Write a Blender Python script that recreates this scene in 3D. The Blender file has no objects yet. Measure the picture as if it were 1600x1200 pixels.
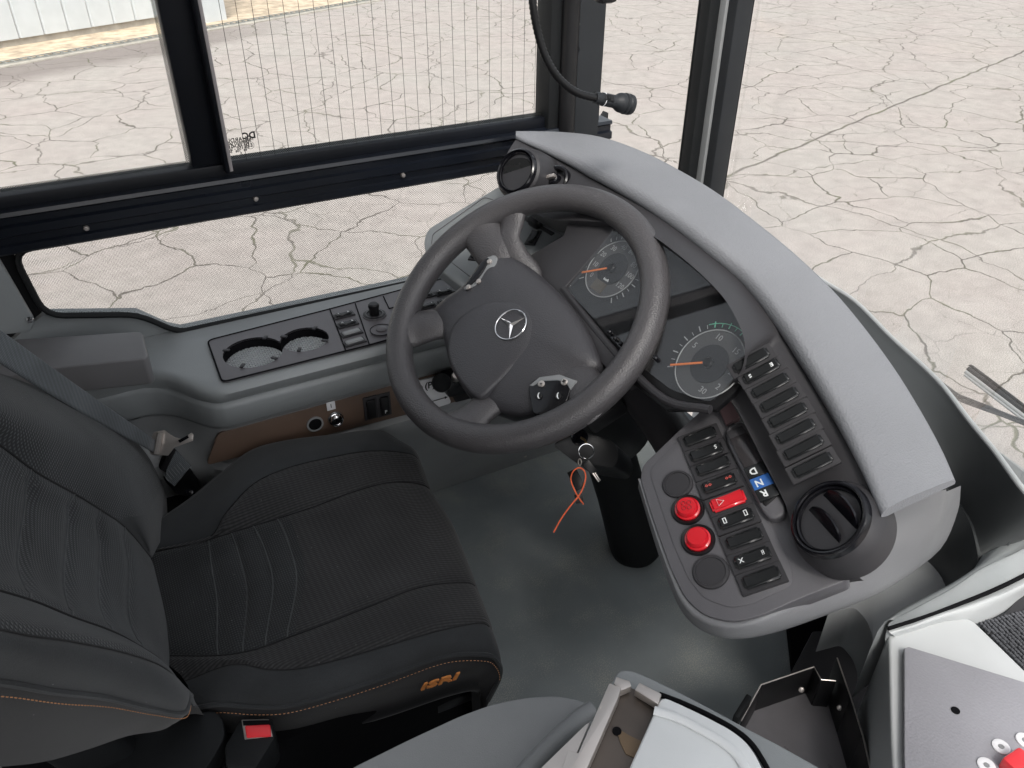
import bpy, bmesh, math, random
import numpy as np
from mathutils import Vector, Matrix
random.seed(4)
C = bpy.context.scene.collection
# ---------------------------------------------------------------- camera
F = 1267.0; EYE = np.array([0, 0, 1.33])
def _frame():
    d = lambda u, v: np.array([u-800, 600-v, -F])/np.linalg.norm([u-800, 600-v, F])
    zc = -d(783, 2500); xc = d(3620, -220); xc = xc - zc*(xc@zc); xc /= np.linalg.norm(xc)
    return np.array([xc, np.cross(zc, xc), zc])
R = _frame()
cd = bpy.data.cameras.new('camera'); cam = bpy.data.objects.new('camera', cd); C.objects.link(cam)
cd.sensor_width = 36; cd.lens = F/1600*36; cd.clip_start = .02; cd.clip_end = 500
M = Matrix([list(R[i])+[EYE[i]] for i in range(3)]+[[0, 0, 0, 1]]); cam.matrix_world = M
bpy.context.scene.camera = cam
# ---------------------------------------------------------------- light
SUN_EL, SUN_AZ = 52, -110      # azimuth of the sun from +X towards +Y
w = bpy.data.worlds.new('World'); bpy.context.scene.world = w; w.use_nodes = True
nt = w.node_tree; bg = nt.nodes['Background']; sk = nt.nodes.new('ShaderNodeTexSky'); sk.sky_type = 'NISHITA'
sk.sun_disc = False; sk.sun_elevation = math.radians(SUN_EL); sk.sun_rotation = math.radians(90-SUN_AZ)
sk.dust_density = 4; sk.air_density = 1.0; sk.ozone_density = .6
hs = nt.nodes.new('ShaderNodeHueSaturation'); hs.inputs['Saturation'].default_value = .22; nt.links.new(sk.outputs[0], hs.inputs['Color']); nt.links.new(hs.outputs[0], bg.inputs[0]); bg.inputs[1].default_value = .15
sl = bpy.data.lights.new('sun', 'SUN'); sl.energy = 1.5; sl.angle = math.radians(16); sl.color = (1, .95, .88)
so = bpy.data.objects.new('sun', sl); C.objects.link(so)
sd = Vector((math.cos(math.radians(SUN_EL))*math.cos(math.radians(SUN_AZ)), math.cos(math.radians(SUN_EL))*math.sin(math.radians(SUN_AZ)), math.sin(math.radians(SUN_EL))))
so.rotation_euler = sd.to_track_quat('Z', 'Y').to_euler()
vs = bpy.context.scene.view_settings; vs.view_transform = 'Standard'; vs.look = 'None'; vs.exposure = .88; vs.gamma = 1
# ---------------------------------------------------------------- helpers: survey of the cab
A = np.array
def ray(u, v): return R@A([(u-800)/F, (600-v)/F, -1.0])
def S(u, v, x=None, y=None, z=None, t=None, pl=None):
    """point of the cab on a real plane x=, y=, z= or pl=(point, normal)"""
    r = ray(u, v)
    if x is not None: t = (x-EYE[0])/r[0]
    if y is not None: t = (y-EYE[1])/r[1]
    if z is not None: t = (z-EYE[2])/r[2]
    if pl is not None: n = A(pl[1], float); t = ((A(pl[0], float)-EYE)@n)/(r@n)
    return EYE+r*t
def unit(a): a = A(a, float); return a/np.linalg.norm(a)
def off(pl, d): return (A(pl[0], float)+unit(pl[1])*d, pl[1])
BASE = {}
def root(name, label, cat, loc, group=None):
    o = bpy.data.objects.new(name, None); C.objects.link(o); o.location = Vector([float(q) for q in loc]); o.empty_display_size = .05
    o['label'] = label; o['category'] = cat
    if group: o['group'] = group
    BASE[o.name] = A([float(q) for q in loc]); return o
def base_of(p):
    while p is not None:
        if p.name in BASE: return BASE[p.name]
        p = p.parent
    return A([0, 0, 0.])
def mk(name, V, Fc, mat, parent=None, smooth=True, ang=35, bev=0, seg=2, kind=None, label=None, cat=None, group=None, recalc=True, mats=None, fm=None, sub=0):
    b = base_of(parent)
    V = np.asarray(V, float)
    if parent is None and kind is None: b = V.mean(0)*A([1, 1, 0])+A([0, 0, V[:, 2].min()])
    me = bpy.data.meshes.new(name); me.from_pydata([tuple(p) for p in (V-b)], [], [tuple(int(i) for i in f) for f in Fc]); me.update()
    me.materials.append(mat)
    if mats:
        for q in mats: me.materials.append(q)
    if fm is not None: me.polygons.foreach_set('material_index', fm)
    if recalc or bev:
        bm = bmesh.new(); bm.from_mesh(me)
        bmesh.ops.remove_doubles(bm, verts=bm.verts, dist=1e-5)
        if recalc: bmesh.ops.recalc_face_normals(bm, faces=bm.faces)
        if bev:
            es = [e for e in bm.edges if len(e.link_faces) == 2 and e.calc_face_angle(0) > math.radians(28)]
            bmesh.ops.bevel(bm, geom=es, offset=bev, segments=seg, profile=.5, affect='EDGES', clamp_overlap=True)
        bm.to_mesh(me); bm.free()
    if smooth:
        me.polygons.foreach_set('use_smooth', [True]*len(me.polygons)); me.set_sharp_from_angle(angle=math.radians(ang))
    o = bpy.data.objects.new(name, me); C.objects.link(o)
    if parent is not None: o.parent = parent
    elif kind is None: o.location = Vector([float(q) for q in b]); BASE[o.name] = b
    if kind: o['kind'] = kind
    if label: o['label'] = label
    if cat: o['category'] = cat
    if group: o['group'] = group
    return o
def cr(P, n, closed=False):
    P = [A(p, float) for p in P]; out = []; N = len(P)
    for i in range(N if closed else N-1):
        if closed: p0, p1, p2, p3 = P[i-1], P[i], P[(i+1) % N], P[(i+2) % N]
        else: p0 = P[i-1] if i else 2*P[0]-P[1]; p1 = P[i]; p2 = P[i+1]; p3 = P[i+2] if i+2 < N else 2*P[-1]-P[-2]
        for k in range(n):
            s = k/n; out.append(.5*((2*p1)+(-p0+p2)*s+(2*p0-5*p1+4*p2-p3)*s*s+(-p0+3*p1-3*p2+p3)*s**3))
    if not closed: out.append(P[-1])
    return out
def even(P, n):
    P = A(P); L = np.r_[0, np.cumsum(np.linalg.norm(np.diff(P, axis=0), axis=1))]; s = np.linspace(0, L[-1], n)
    return np.stack([np.interp(s, L, P[:, k]) for k in range(P.shape[1])], 1)
def grid(rows, closed=False):
    n = len(rows[0]); V = [p for r in rows for p in r]; Fc = []
    for i in range(len(rows)-1):
        for j in range(n if closed else n-1):
            k = (j+1) % n; Fc.append((i*n+j, i*n+k, (i+1)*n+k, (i+1)*n+j))
    return V, Fc
def surf(rows, nu=4, nv=4, spv=True):
    """smooth surface through control rows"""
    r1 = [cr(r, nu) for r in rows]
    if spv: cols = [cr([r[j] for r in r1], nv) for j in range(len(r1[0]))]; r2 = [[c[i] for c in cols] for i in range(len(cols[0]))]
    else: r2 = r1
    return r2
def loft(name, rows, mat, parent=None, nu=4, nv=4, thick=0, spv=True, **k):
    V, Fc = grid(surf(rows, nu, nv, spv)); o = mk(name, V, Fc, mat, parent, recalc=True, **k)
    if thick:
        m = o.modifiers.new('solid', 'SOLIDIFY'); m.thickness = thick; m.offset = -1
    return o
def prism(name, pts, vec, mat, parent=None, bev=.003, **k):
    """outline extruded by vec: a solid with its own thickness"""
    P = A(pts, float); n = len(P); V = list(P)+list(P+A(vec, float))
    Fc = [tuple(range(n)), tuple(range(2*n-1, n-1, -1))]+[(i, n+i, n+(i+1) % n, (i+1) % n) for i in range(n)]
    return mk(name, V, Fc, mat, parent, bev=bev, **k)
def fillet(P, r, n=4):
    P = [A(p, float) for p in P]; out = []; N = len(P)
    for i in range(N):
        a, b, c = P[i-1], P[i], P[(i+1) % N]; la, lc = np.linalg.norm(a-b), np.linalg.norm(c-b)
        q = min(r, la*.45, lc*.45); p0 = b+(a-b)/la*q; p1 = b+(c-b)/lc*q
        for k in range(n+1): s = k/n; out.append((1-s)**2*p0+2*s*(1-s)*b+s*s*p1)
    return out
def box(name, lo, hi, mat, parent=None, bev=.003, **k):
    x0, y0, z0 = lo; x1, y1, z1 = hi
    return prism(name, [(x0, y0, z0), (x1, y0, z0), (x1, y1, z0), (x0, y1, z0)], (0, 0, z1-z0), mat, parent, bev, **k)
def axes(n, up=(0, 0, 1)):
    n = unit(n); up = up if abs(unit(up)@n) < .97 else (1, 0, 0); e1 = np.cross(up, n); e1 = unit(e1); return e1, np.cross(n, e1), n
def lathe(name, c, n, prof, mat, parent=None, seg=36, up=(0, 0, 1), **k):
    """prof: (radius, height) pairs along axis n"""
    e1, e2, n = axes(n, up); c = A(c, float)
    rows = [[c+n*h+r*(math.cos(2*math.pi*i/seg)*e1+math.sin(2*math.pi*i/seg)*e2) for i in range(seg)] for r, h in prof]
    V, Fc = grid(rows, True)
    if prof[0][0] > 1e-6: Fc.append(tuple(range(seg))[::-1])
    if prof[-1][0] > 1e-6: Fc.append(tuple(range(len(V)-seg, len(V))))
    return mk(name, V, Fc, mat, parent, **k)
def tubeVF(path, rad, seg=12, closed=False, flat=1.0, nrm=None):
    P = A(path, float); n = len(P); rad = np.broadcast_to(rad, n)
    T = (np.roll(P, -1, 0)-np.roll(P, 1, 0)) if closed else np.gradient(P, axis=0)
    rows = []; prev = None
    for i in range(n):
        t = unit(T[i]); a = prev if prev is not None else (A([0, 0, 1.]) if abs(t[2]) < .9 else A([1., 0, 0]))
        if nrm is not None: a = A(nrm, float)
        e = unit(a-t*(a@t)); f = np.cross(t, e); prev = e
        rows.append([P[i]+rad[i]*(math.cos(2*math.pi*k/seg)*e*flat+math.sin(2*math.pi*k/seg)*f) for k in range(seg)])
    if closed: rows.append(rows[0])
    V, Fc = grid(rows, True)
    if not closed: Fc += [tuple(range(seg))[::-1], tuple(range(len(V)-seg, len(V)))]
    return V, Fc
def tube(name, path, rad, mat, parent=None, seg=12, closed=False, flat=1.0, nrm=None, **k):
    V, Fc = tubeVF(path, rad, seg, closed, flat, nrm); return mk(name, V, Fc, mat, parent, **k)
def many(name, parts, mat, parent=None, **k):
    V = []; Fc = []
    for v, f in parts:
        b = len(V); V += [tuple(p) for p in v]; Fc += [tuple(i+b for i in q) for q in f]
    return mk(name, V, Fc, mat, parent, **k)
def obox(c, e1, e2, e3, a, b, h):
    """vertices/faces of an oriented box with half sizes a,b,h"""
    c = A(c, float); V = [c+sx*a*e1+sy*b*e2+sz*h*e3 for sz in (-1, 1) for sy in (-1, 1) for sx in (-1, 1)]
    return V, [(0, 2, 3, 1), (4, 5, 7, 6), (0, 1, 5, 4), (2, 6, 7, 3), (0, 4, 6, 2), (1, 3, 7, 5)]
def ob(name, c, e1, e2, e3, a, b, h, mat, parent=None, bev=.002, **k):
    V, Fc = obox(c, unit(e1), unit(e2), unit(e3), a, b, h); return mk(name, V, Fc, mat, parent, bev=bev, **k)
def text(name, s, c, ex, ey, size, mat, parent, ext=.0003, bold=0.0, **k):
    cu = bpy.data.curves.new('t', 'FONT'); cu.body = s; cu.size = size; cu.align_x = 'CENTER'; cu.align_y = 'CENTER'; cu.extrude = ext; cu.offset = bold; cu.resolution_u = 2
    to = bpy.data.objects.new('t', cu); C.objects.link(to); bpy.context.view_layer.update()
    me = to.evaluated_get(bpy.context.evaluated_depsgraph_get()).to_mesh()
    V = [list(v.co) for v in me.vertices]; Fc = [list(p.vertices) for p in me.polygons]
    bpy.data.objects.remove(to); bpy.data.curves.remove(cu)
    ex, ey = A(ex, float), A(ey, float); n = unit(np.cross(ex, ey))
    W = [A(c)+ex*v[0]+ey*v[1]+n*v[2] for v in V]
    return mk(name, W, Fc, mat, parent, smooth=False, recalc=False, **k)
# ---------------------------------------------------------------- materials
def NM(name):
    m = bpy.data.materials.new(name); m.use_nodes = True; t = m.node_tree; return m, t, t.nodes['Principled BSDF']
def node(t, ty, **k):
    n = t.nodes.new(ty)
    for a, b in k.items():
        if a.startswith('i_'): n.inputs[a[2:]].default_value = b
        else: setattr(n, a, b)
    return n
def pbr(name, col, rough=.5, grain=0, gs=900, metal=0, var=.12, spec=.5, coat=0, dust=0):
    m, t, b = NM(name); L = t.links.new
    b.inputs['Roughness'].default_value = rough; b.inputs['Metallic'].default_value = metal; b.inputs['Specular IOR Level'].default_value = spec
    b.inputs['Coat Weight'].default_value = coat
    tc = node(t, 'ShaderNodeTexCoord'); n1 = node(t, 'ShaderNodeTexNoise', i_Scale=7.0, i_Detail=5.0); L(tc.outputs['Object'], n1.inputs['Vector'])
    mr = node(t, 'ShaderNodeMapRange'); mr.inputs['From Min'].default_value = .3; mr.inputs['From Max'].default_value = .7
    mr.inputs['To Min'].default_value = 1-var; mr.inputs['To Max'].default_value = 1+var; L(n1.outputs['Fac'], mr.inputs['Value'])
    mx = node(t, 'ShaderNodeVectorMath', operation='SCALE'); mx.inputs[0].default_value = col; L(mr.outputs[0], mx.inputs['Scale'])
    src = mx.outputs[0]
    if dust:
        nd = node(t, 'ShaderNodeTexNoise', i_Scale=420.0, i_Detail=2.0); L(tc.outputs['Object'], nd.inputs['Vector'])
        nb = node(t, 'ShaderNodeTexNoise', i_Scale=9.0, i_Detail=6.0); L(tc.outputs['Object'], nb.inputs['Vector'])
        ad = node(t, 'ShaderNodeMath', operation='MULTIPLY'); L(nd.outputs[0], ad.inputs[0]); L(nb.outputs[0], ad.inputs[1])
        r = node(t, 'ShaderNodeMapRange'); r.inputs['From Min'].default_value = .29; r.inputs['From Max'].default_value = .37; r.inputs['To Max'].default_value = dust; L(ad.outputs[0], r.inputs['Value'])
        mm = node(t, 'ShaderNodeMix', data_type='RGBA'); mm.inputs[7].default_value = (.42, .42, .38, 1); L(r.outputs[0], mm.inputs[0]); L(src, mm.inputs[6]); src = mm.outputs[2]
    L(src, b.inputs['Base Color'])
    r2 = node(t, 'ShaderNodeMapRange'); r2.inputs['To Min'].default_value = rough-.07; r2.inputs['To Max'].default_value = rough+.07
    n2 = node(t, 'ShaderNodeTexNoise', i_Scale=23.0, i_Detail=6.0); L(tc.outputs['Object'], n2.inputs['Vector']); L(n2.outputs[0], r2.inputs['Value']); L(r2.outputs[0], b.inputs['Roughness'])
    if grain:
        v = node(t, 'ShaderNodeTexVoronoi', i_Scale=float(gs)); L(tc.outputs['Object'], v.inputs['Vector'])
        bp = node(t, 'ShaderNodeBump', i_Strength=float(grain), i_Distance=.0006); L(v.outputs['Distance'], bp.inputs['Height']); L(bp.outputs[0], b.inputs['Normal'])
    return m
G_PAD = pbr('pad_leatherette', (.182, .188, .202), .58, .8, 420, var=.05, spec=.5)
G_CON = pbr('grey_plastic', (.235, .25, .255), .42, .25, 900, var=.07)
G_CON2 = pbr('mid_grey_plastic', (.235, .243, .248), .45, .25, 900, var=.07)
G_LIGHT = pbr('light_grey_plastic', (.43, .445, .45), .45, .12, 700, var=.05)
G_FLOOR = pbr('floor_vinyl', (.232, .258, .268), .68, .35, 500, var=.12, dust=.55)
G_FASC = pbr('charcoal_fascia', (.034, .033, .036), .46, .2, 1000, var=.08, spec=.35)
G_PANEL = pbr('switch_panel_grey', (.10, .098, .106), .40, .25, 1000, var=.06)
G_CUP = pbr('cup_panel', (.105, .1, .108), .42, .22, 1000, var=.06)
G_BLACK = pbr('black_plastic', (.010, .010, .011), .38, 0, var=.2, spec=.3)
G_FRAME = pbr('black_window_frame', (.004, .005, .008), .45, 0, var=.2, spec=.25)
G_ARM = pbr('armrest_grey', (.14, .138, .142), .5, .3, 800)
G_LID = pbr('lid_grey', (.66, .68, .685), .45, .12, 700, var=.05)
G_TRAY = pbr('tray_grey', (.47, .485, .49), .45, .12, 700, var=.05)
G_BODY = pbr('dash_body_grey', (.175, .178, .186), .42, .25, 1000, var=.06)
G_GLOSS = pbr('gloss_black', (.006, .006, .008), .18, 0, var=.2, spec=.4)
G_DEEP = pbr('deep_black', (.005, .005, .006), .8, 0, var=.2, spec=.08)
G_BTN = pbr('switch_cap', (.014, .015, .016), .26, .08, 1200, var=.1, spec=.35)
G_ALU = pbr('black_aluminium', (.006, .008, .013), .3, 0, var=.25, spec=.5)
G_PIL = pbr('pillar_grey', (.018, .020, .023), .5, .15, 900, spec=.3)
G_WHEEL = pbr('wheel_leather', (.058, .055, .058), .38, .9, 430, var=.06, spec=.6)
G_BELT0 = pbr('belt', (.05, .058, .062), .5)
G_CHROME = pbr('chrome', (.75, .75, .76), .12, metal=1, var=.04)
G_STEEL = pbr('brushed_steel', (.55, .51, .48), .35, metal=.75, var=.1)
G_RED = pbr('red_button', (.62, .012, .022), .2, 0, var=.05, coat=.5)
G_REDM = pbr('red_plastic', (.75, .04, .05), .35, var=.05)
G_ORANGE = pbr('needle_orange', (.75, .19, .03), .4, var=.02)
G_WHITE = pbr('print_white', (.78, .8, .8), .5, var=.02)
G_DIAL = pbr('dial_print', (.34, .35, .35), .5, var=.02)
G_GREENP = pbr('print_green', (.12, .45, .3), .5, var=.02)
G_REDP = pbr('print_red', (.6, .1, .08), .5, var=.02)
G_BROWN = pbr('brown_laminate', (.095, .062, .045), .42, .15, 600, var=.18)
G_BLUE = pbr('blue_button', (.03, .13, .42), .3, var=.1)
G_BRASS = pbr('brass_key', (.42, .3, .14), .35, metal=.9)
G_ZIP = pbr('orange_cable_tie', (.85, .16, .06), .4, var=.05)
G_PLATE = pbr('label_plate', (.72, .72, .74), .35, var=.04)
G_TAN = pbr('emboss_orange', (.75, .28, .07), .7, var=.1)
G_STITCH = pbr('stitch_tan', (.42, .20, .09), .7, var=.2)
G_BOARD = pbr('grey_board', (.27, .268, .29), .6, .5, 300, var=.08)
G_WHITEP = pbr('white_panel', (.50, .525, .54), .5, var=.04)
G_SAND = pbr('sand', (.50, .405, .30), .9, .6, 60, var=.35)
G_CONC = pbr('concrete_edge', (.36, .335, .295), .9, .5, 90, var=.2)
G_GRATE = pbr('galvanised_grating', (.24, .24, .22), .6, metal=.2, var=.2)
G_RUB = pbr('rubber', (.010, .011, .012), .6, spec=.2)
G_STRIP = pbr('pale_seal', (.36, .33, .33), .6)

def fabric(name, col, sx, kind='weave', dep=.8):
    m, t, b = NM(name); L = t.links.new; b.inputs['Roughness'].default_value = .92; b.inputs['Specular IOR Level'].default_value = .15
    b.inputs['Sheen Weight'].default_value = .12; b.inputs['Sheen Roughness'].default_value = .5
    tc = node(t, 'ShaderNodeUVMap' if kind == 'uv' else 'ShaderNodeTexCoord')
    out = tc.outputs['Object'] if kind != 'uv' else tc.outputs[0]
    def wave(dirn, s):
        q = node(t, 'ShaderNodeTexWave', i_Scale=s, i_Distortion=.2, bands_direction=dirn, wave_profile='SIN'); q.inputs['Detail Scale'].default_value = 40
        L(out, q.inputs['Vector']); return q
    h = None
    if kind == 'weave':
        a = wave('X', sx); c = wave('Y', sx*.8); d = wave('Z', sx*.8)
        cz = node(t, 'ShaderNodeMath', operation='MAXIMUM'); L(c.outputs['Fac'], cz.inputs[0]); L(d.outputs['Fac'], cz.inputs[1])
        h = node(t, 'ShaderNodeMath', operation='MULTIPLY'); L(a.outputs['Fac'], h.inputs[0]); L(c.outputs['Fac'], h.inputs[1])
    elif kind == 'rib':
        a = wave('Y', sx); c = wave('X', sx*.45); h = node(t, 'ShaderNodeMath', operation='MULTIPLY_ADD'); h.inputs[2].default_value = 0
        L(a.outputs['Fac'], h.inputs[0]); mr = node(t, 'ShaderNodeMapRange'); mr.inputs['To Min'].default_value = .6; L(c.outputs['Fac'], mr.inputs['Value']); L(mr.outputs[0], h.inputs[1])
    elif kind == 'back':
        a = wave('Y', sx); c = wave('Z', sx*.8); h = node(t, 'ShaderNodeMath', operation='MULTIPLY'); L(a.outputs['Fac'], h.inputs[0]); L(c.outputs['Fac'], h.inputs[1])
    else:
        h = node(t, 'ShaderNodeTexNoise', i_Scale=900.0, i_Detail=3.0); L(out, h.inputs['Vector'])
    nz = node(t, 'ShaderNodeTexNoise', i_Scale=11.0, i_Detail=8.0); L(tc.outputs['Object'] if kind != 'uv' else out, nz.inputs['Vector'])
    mr = node(t, 'ShaderNodeMapRange'); mr.inputs['To Min'].default_value = .55; mr.inputs['To Max'].default_value = 1.5; L(h.outputs[0], mr.inputs['Value'])
    m2 = node(t, 'ShaderNodeMapRange'); m2.inputs['From Min'].default_value = .3; m2.inputs['From Max'].default_value = .7; m2.inputs['To Min'].default_value = .8; m2.inputs['To Max'].default_value = 1.2; L(nz.outputs[0], m2.inputs['Value'])
    mu = node(t, 'ShaderNodeMath', operation='MULTIPLY'); L(mr.outputs[0], mu.inputs[0]); L(m2.outputs[0], mu.inputs[1])
    # lint specks
    ln = node(t, 'ShaderNodeTexVoronoi', i_Scale=55.0); L(tc.outputs['Object'], ln.inputs['Vector']); lt = node(t, 'ShaderNodeMath', operation='LESS_THAN'); lt.inputs[1].default_value = .035; L(ln.outputs['Distance'], lt.inputs[0])
    sc = node(t, 'ShaderNodeVectorMath', operation='SCALE'); sc.inputs[0].default_value = col; L(mu.outputs[0], sc.inputs['Scale'])
    mm = node(t, 'ShaderNodeMix', data_type='RGBA'); mm.inputs[7].default_value = (.3, .3, .3, 1)
    l2 = node(t, 'ShaderNodeMath', operation='MULTIPLY'); l2.inputs[1].default_value = .5; L(lt.outputs[0], l2.inputs[0]); L(l2.outputs[0], mm.inputs[0]); L(sc.outputs[0], mm.inputs[6]); L(mm.outputs[2], b.inputs['Base Color'])
    bp = node(t, 'ShaderNodeBump', i_Strength=dep, i_Distance=.0008); L(h.outputs[0], bp.inputs['Height']); L(bp.outputs[0], b.inputs['Normal'])
    return m
K_WEAVE = fabric('seat_mesh_cloth', (.030, .032, .034), 92, 'weave')
K_BACK = fabric('backrest_mesh_cloth', (.040, .043, .046), 92, 'back')
K_RIB = fabric('seat_ribbed_cloth', (.028, .028, .029), 80, 'rib')
K_SMOOTH = fabric('seat_plain_cloth', (.026, .028, .030), 100, 'plain', .25)
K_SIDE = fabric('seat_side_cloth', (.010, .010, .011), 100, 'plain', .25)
K_BELT = fabric('belt_webbing', (.11, .12, .128), 190, 'rib', .4)

def glass(name, tint=(.965, .975, .97), dots=None, refl=.012):
    m, t, b = NM(name); L = t.links.new; t.nodes.remove(b); o = t.nodes['Material Output']
    tr = node(t, 'ShaderNodeBsdfTransparent'); tr.inputs[0].default_value = (*tint, 1); gl = node(t, 'ShaderNodeBsdfGlossy'); gl.inputs['Roughness'].default_value = .02
    fc = node(t, 'ShaderNodeLayerWeight'); pw = node(t, 'ShaderNodeMath', operation='POWER'); pw.inputs[1].default_value = 5; L(fc.outputs['Facing'], pw.inputs[0]); fr = node(t, 'ShaderNodeMath', operation='MULTIPLY_ADD'); fr.inputs[1].default_value = .5; fr.inputs[2].default_value = refl; L(pw.outputs[0], fr.inputs[0]); ms = node(t, 'ShaderNodeMixShader'); L(fr.outputs[0], ms.inputs[0]); L(tr.outputs[0], ms.inputs[1]); L(gl.outputs[0], ms.inputs[2])
    src = ms.outputs[0]
    if dots:
        tc = node(t, 'ShaderNodeTexCoord'); v = node(t, 'ShaderNodeTexVoronoi', i_Scale=1/dots[0], i_Randomness=0.0, voronoi_dimensions='3D')
        sp = node(t, 'ShaderNodeSeparateXYZ'); cb = node(t, 'ShaderNodeCombineXYZ'); L(tc.outputs['Object'], sp.inputs[0]); L(sp.outputs[0], cb.inputs[0]); L(sp.outputs[2], cb.inputs[1])
        rt = node(t, 'ShaderNodeVectorRotate', rotation_type='Z_AXIS', i_Angle=.785); L(cb.outputs[0], rt.inputs['Vector']); L(rt.outputs[0], v.inputs['Vector'])
        lt = node(t, 'ShaderNodeMath', operation='LESS_THAN'); lt.inputs[1].default_value = dots[1]; L(v.outputs['Distance'], lt.inputs[0])
        df = node(t, 'ShaderNodeBsdfDiffuse'); df.inputs[0].default_value = (.02, .02, .02, 1); m2 = node(t, 'ShaderNodeMixShader'); L(lt.outputs[0], m2.inputs[0]); L(src, m2.inputs[1]); L(df.outputs[0], m2.inputs[2]); src = m2.outputs[0]
    L(src, o.inputs[0]); return m
GL = glass('window_glass'); GL_DOT = glass('dotted_glass', dots=(.0032, .17)); GL_FRIT = glass('frit_glass', dots=(.0026, .40))
GL_LENS = glass('cluster_lens', (.92, .92, .92), refl=.055)

def asphalt():
    m, t, b = NM('cracked_asphalt'); L = t.links.new; b.inputs['Roughness'].default_value = .9; b.inputs['Specular IOR Level'].default_value = .2
    tc = node(t, 'ShaderNodeTexCoord'); P = tc.outputs['Object']
    def noise(s, d=4., vec=P, r=.5):
        n = node(t, 'ShaderNodeTexNoise', i_Scale=s, i_Detail=d, i_Roughness=r); L(vec, n.inputs['Vector']); return n
    def warp(vec, s, amp, d=3.):
        n = noise(s, d, vec); a = node(t, 'ShaderNodeVectorMath', operation='SUBTRACT'); L(n.outputs['Color'], a.inputs[0]); a.inputs[1].default_value = (.5, .5, .5)
        k = node(t, 'ShaderNodeVectorMath', operation='SCALE'); k.inputs['Scale'].default_value = amp; L(a.outputs[0], k.inputs[0])
        r = node(t, 'ShaderNodeVectorMath', operation='ADD'); L(vec, r.inputs[0]); L(k.outputs[0], r.inputs[1]); return r.outputs[0]
    def mth(op, a, bb, c=None):
        n = node(t, 'ShaderNodeMath', operation=op)
        for i, q in enumerate((a, bb, c)):
            if q is None: continue
            if isinstance(q, (int, float)): n.inputs[i].default_value = q
            else: L(q, n.inputs[i])
        return n.outputs[0]
    def rng(v, a, bb, c, d):
        n = node(t, 'ShaderNodeMapRange'); n.inputs['From Min'].default_value = a; n.inputs['From Max'].default_value = bb; n.inputs['To Min'].default_value = c; n.inputs['To Max'].default_value = d; L(v, n.inputs['Value']); return n.outputs[0]
    w1 = warp(warp(P, 1.1, .50, 2.), 6., .13, 6.)
    def cracks(scale, wmin, wmax, seed, vec, thr):
        ad = node(t, 'ShaderNodeVectorMath', operation='ADD'); ad.inputs[1].default_value = (seed, seed*.7, 0); L(vec, ad.inputs[0])
        v = node(t, 'ShaderNodeTexVoronoi', feature='DISTANCE_TO_EDGE', voronoi_dimensions='2D', i_Scale=scale); L(ad.outputs[0], v.inputs['Vector'])
        mk_ = noise(1.7, 4., ad.outputs[0]).outputs['Fac']; wd = rng(mk_, .38, .66, wmin, wmax)
        q = mth('DIVIDE', v.outputs['Distance'], wd); return rng(q, .45, 1.15, 1., 0.), mk_
    c1, k1 = cracks(1.6, .005, .017, 3.1, w1, 0)
    c2, k2 = cracks(3.0, .0015, .014, 9.7, warp(P, 5., .25, 4.), 0)
    g = rng(noise(.55, 2.).outputs['Fac'], .42, .6, 0., .85); c2 = mth('MULTIPLY', c2, g)
    c3, k3 = cracks(.62, .002, .010, 5.2, warp(P, 2.3, .5, 6.), 0)
    # one long construction crack
    sp = node(t, 'ShaderNodeSeparateXYZ'); L(warp(P, 3., .10, 5.), sp.inputs[0])
    a0 = A([4.356, 4.83]); d0 = unit(A([11.563, 6.947])-a0); nx, ny = -d0[1], d0[0]
    dist = mth('ABSOLUTE', mth('ADD', mth('ADD', mth('MULTIPLY', sp.outputs[0], float(nx)), mth('MULTIPLY', sp.outputs[1], float(ny))), float(-(a0[0]*nx+a0[1]*ny))), 0.)
    xm = mth('GREATER_THAN', sp.outputs[0], 2.6)
    c4 = mth('MULTIPLY', rng(dist, .006, .022, 1., 0.), xm)
    ck = mth('MAXIMUM', mth('MAXIMUM', c1, mth('MULTIPLY', c2, .6)), mth('MAXIMUM', mth('MULTIPLY', c3, .8), c4))
    # colour
    big = rng(noise(.9, 6., P, .6).outputs['Fac'], .3, .7, 0, 1); fine = rng(noise(160., 3.).outputs['Fac'], .28, .72, .58, 1.42)
    mid = rng(noise(9., 5.).outputs['Fac'], .3, .7, .90, 1.08)
    mx = node(t, 'ShaderNodeMix', data_type='RGBA'); mx.inputs[6].default_value = (.355, .316, .298, 1); mx.inputs[7].default_value = (.350, .326, .304, 1); L(big, mx.inputs[0])
    sc = node(t, 'ShaderNodeVectorMath', operation='SCALE'); L(mx.outputs[2], sc.inputs[0]); L(mth('MULTIPLY', fine, mid), sc.inputs['Scale'])
    # building's shade beside the drain, painted into the asphalt as a dark strip
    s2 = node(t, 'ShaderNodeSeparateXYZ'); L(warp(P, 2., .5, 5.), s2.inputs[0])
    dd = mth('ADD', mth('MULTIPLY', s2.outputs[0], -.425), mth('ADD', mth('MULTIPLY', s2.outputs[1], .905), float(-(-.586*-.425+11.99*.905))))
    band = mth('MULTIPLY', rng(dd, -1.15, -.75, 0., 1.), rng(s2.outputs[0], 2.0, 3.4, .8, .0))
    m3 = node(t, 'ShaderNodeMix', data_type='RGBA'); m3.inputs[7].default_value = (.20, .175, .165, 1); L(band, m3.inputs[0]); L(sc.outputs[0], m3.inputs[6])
    gm = node(t, 'ShaderNodeMix', data_type='RGBA'); gm.inputs[6].default_value = (.10, .088, .078, 1); gm.inputs[7].default_value = (.115, .115, .075, 1); L(rng(noise(2.1, 3.).outputs['Fac'], .45, .6, 0., 1.), gm.inputs[0])
    m4 = node(t, 'ShaderNodeMix', data_type='RGBA'); L(mth('MULTIPLY', ck, .86), m4.inputs[0]); L(m3.outputs[2], m4.inputs[6]); L(gm.outputs[2], m4.inputs[7])
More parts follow.
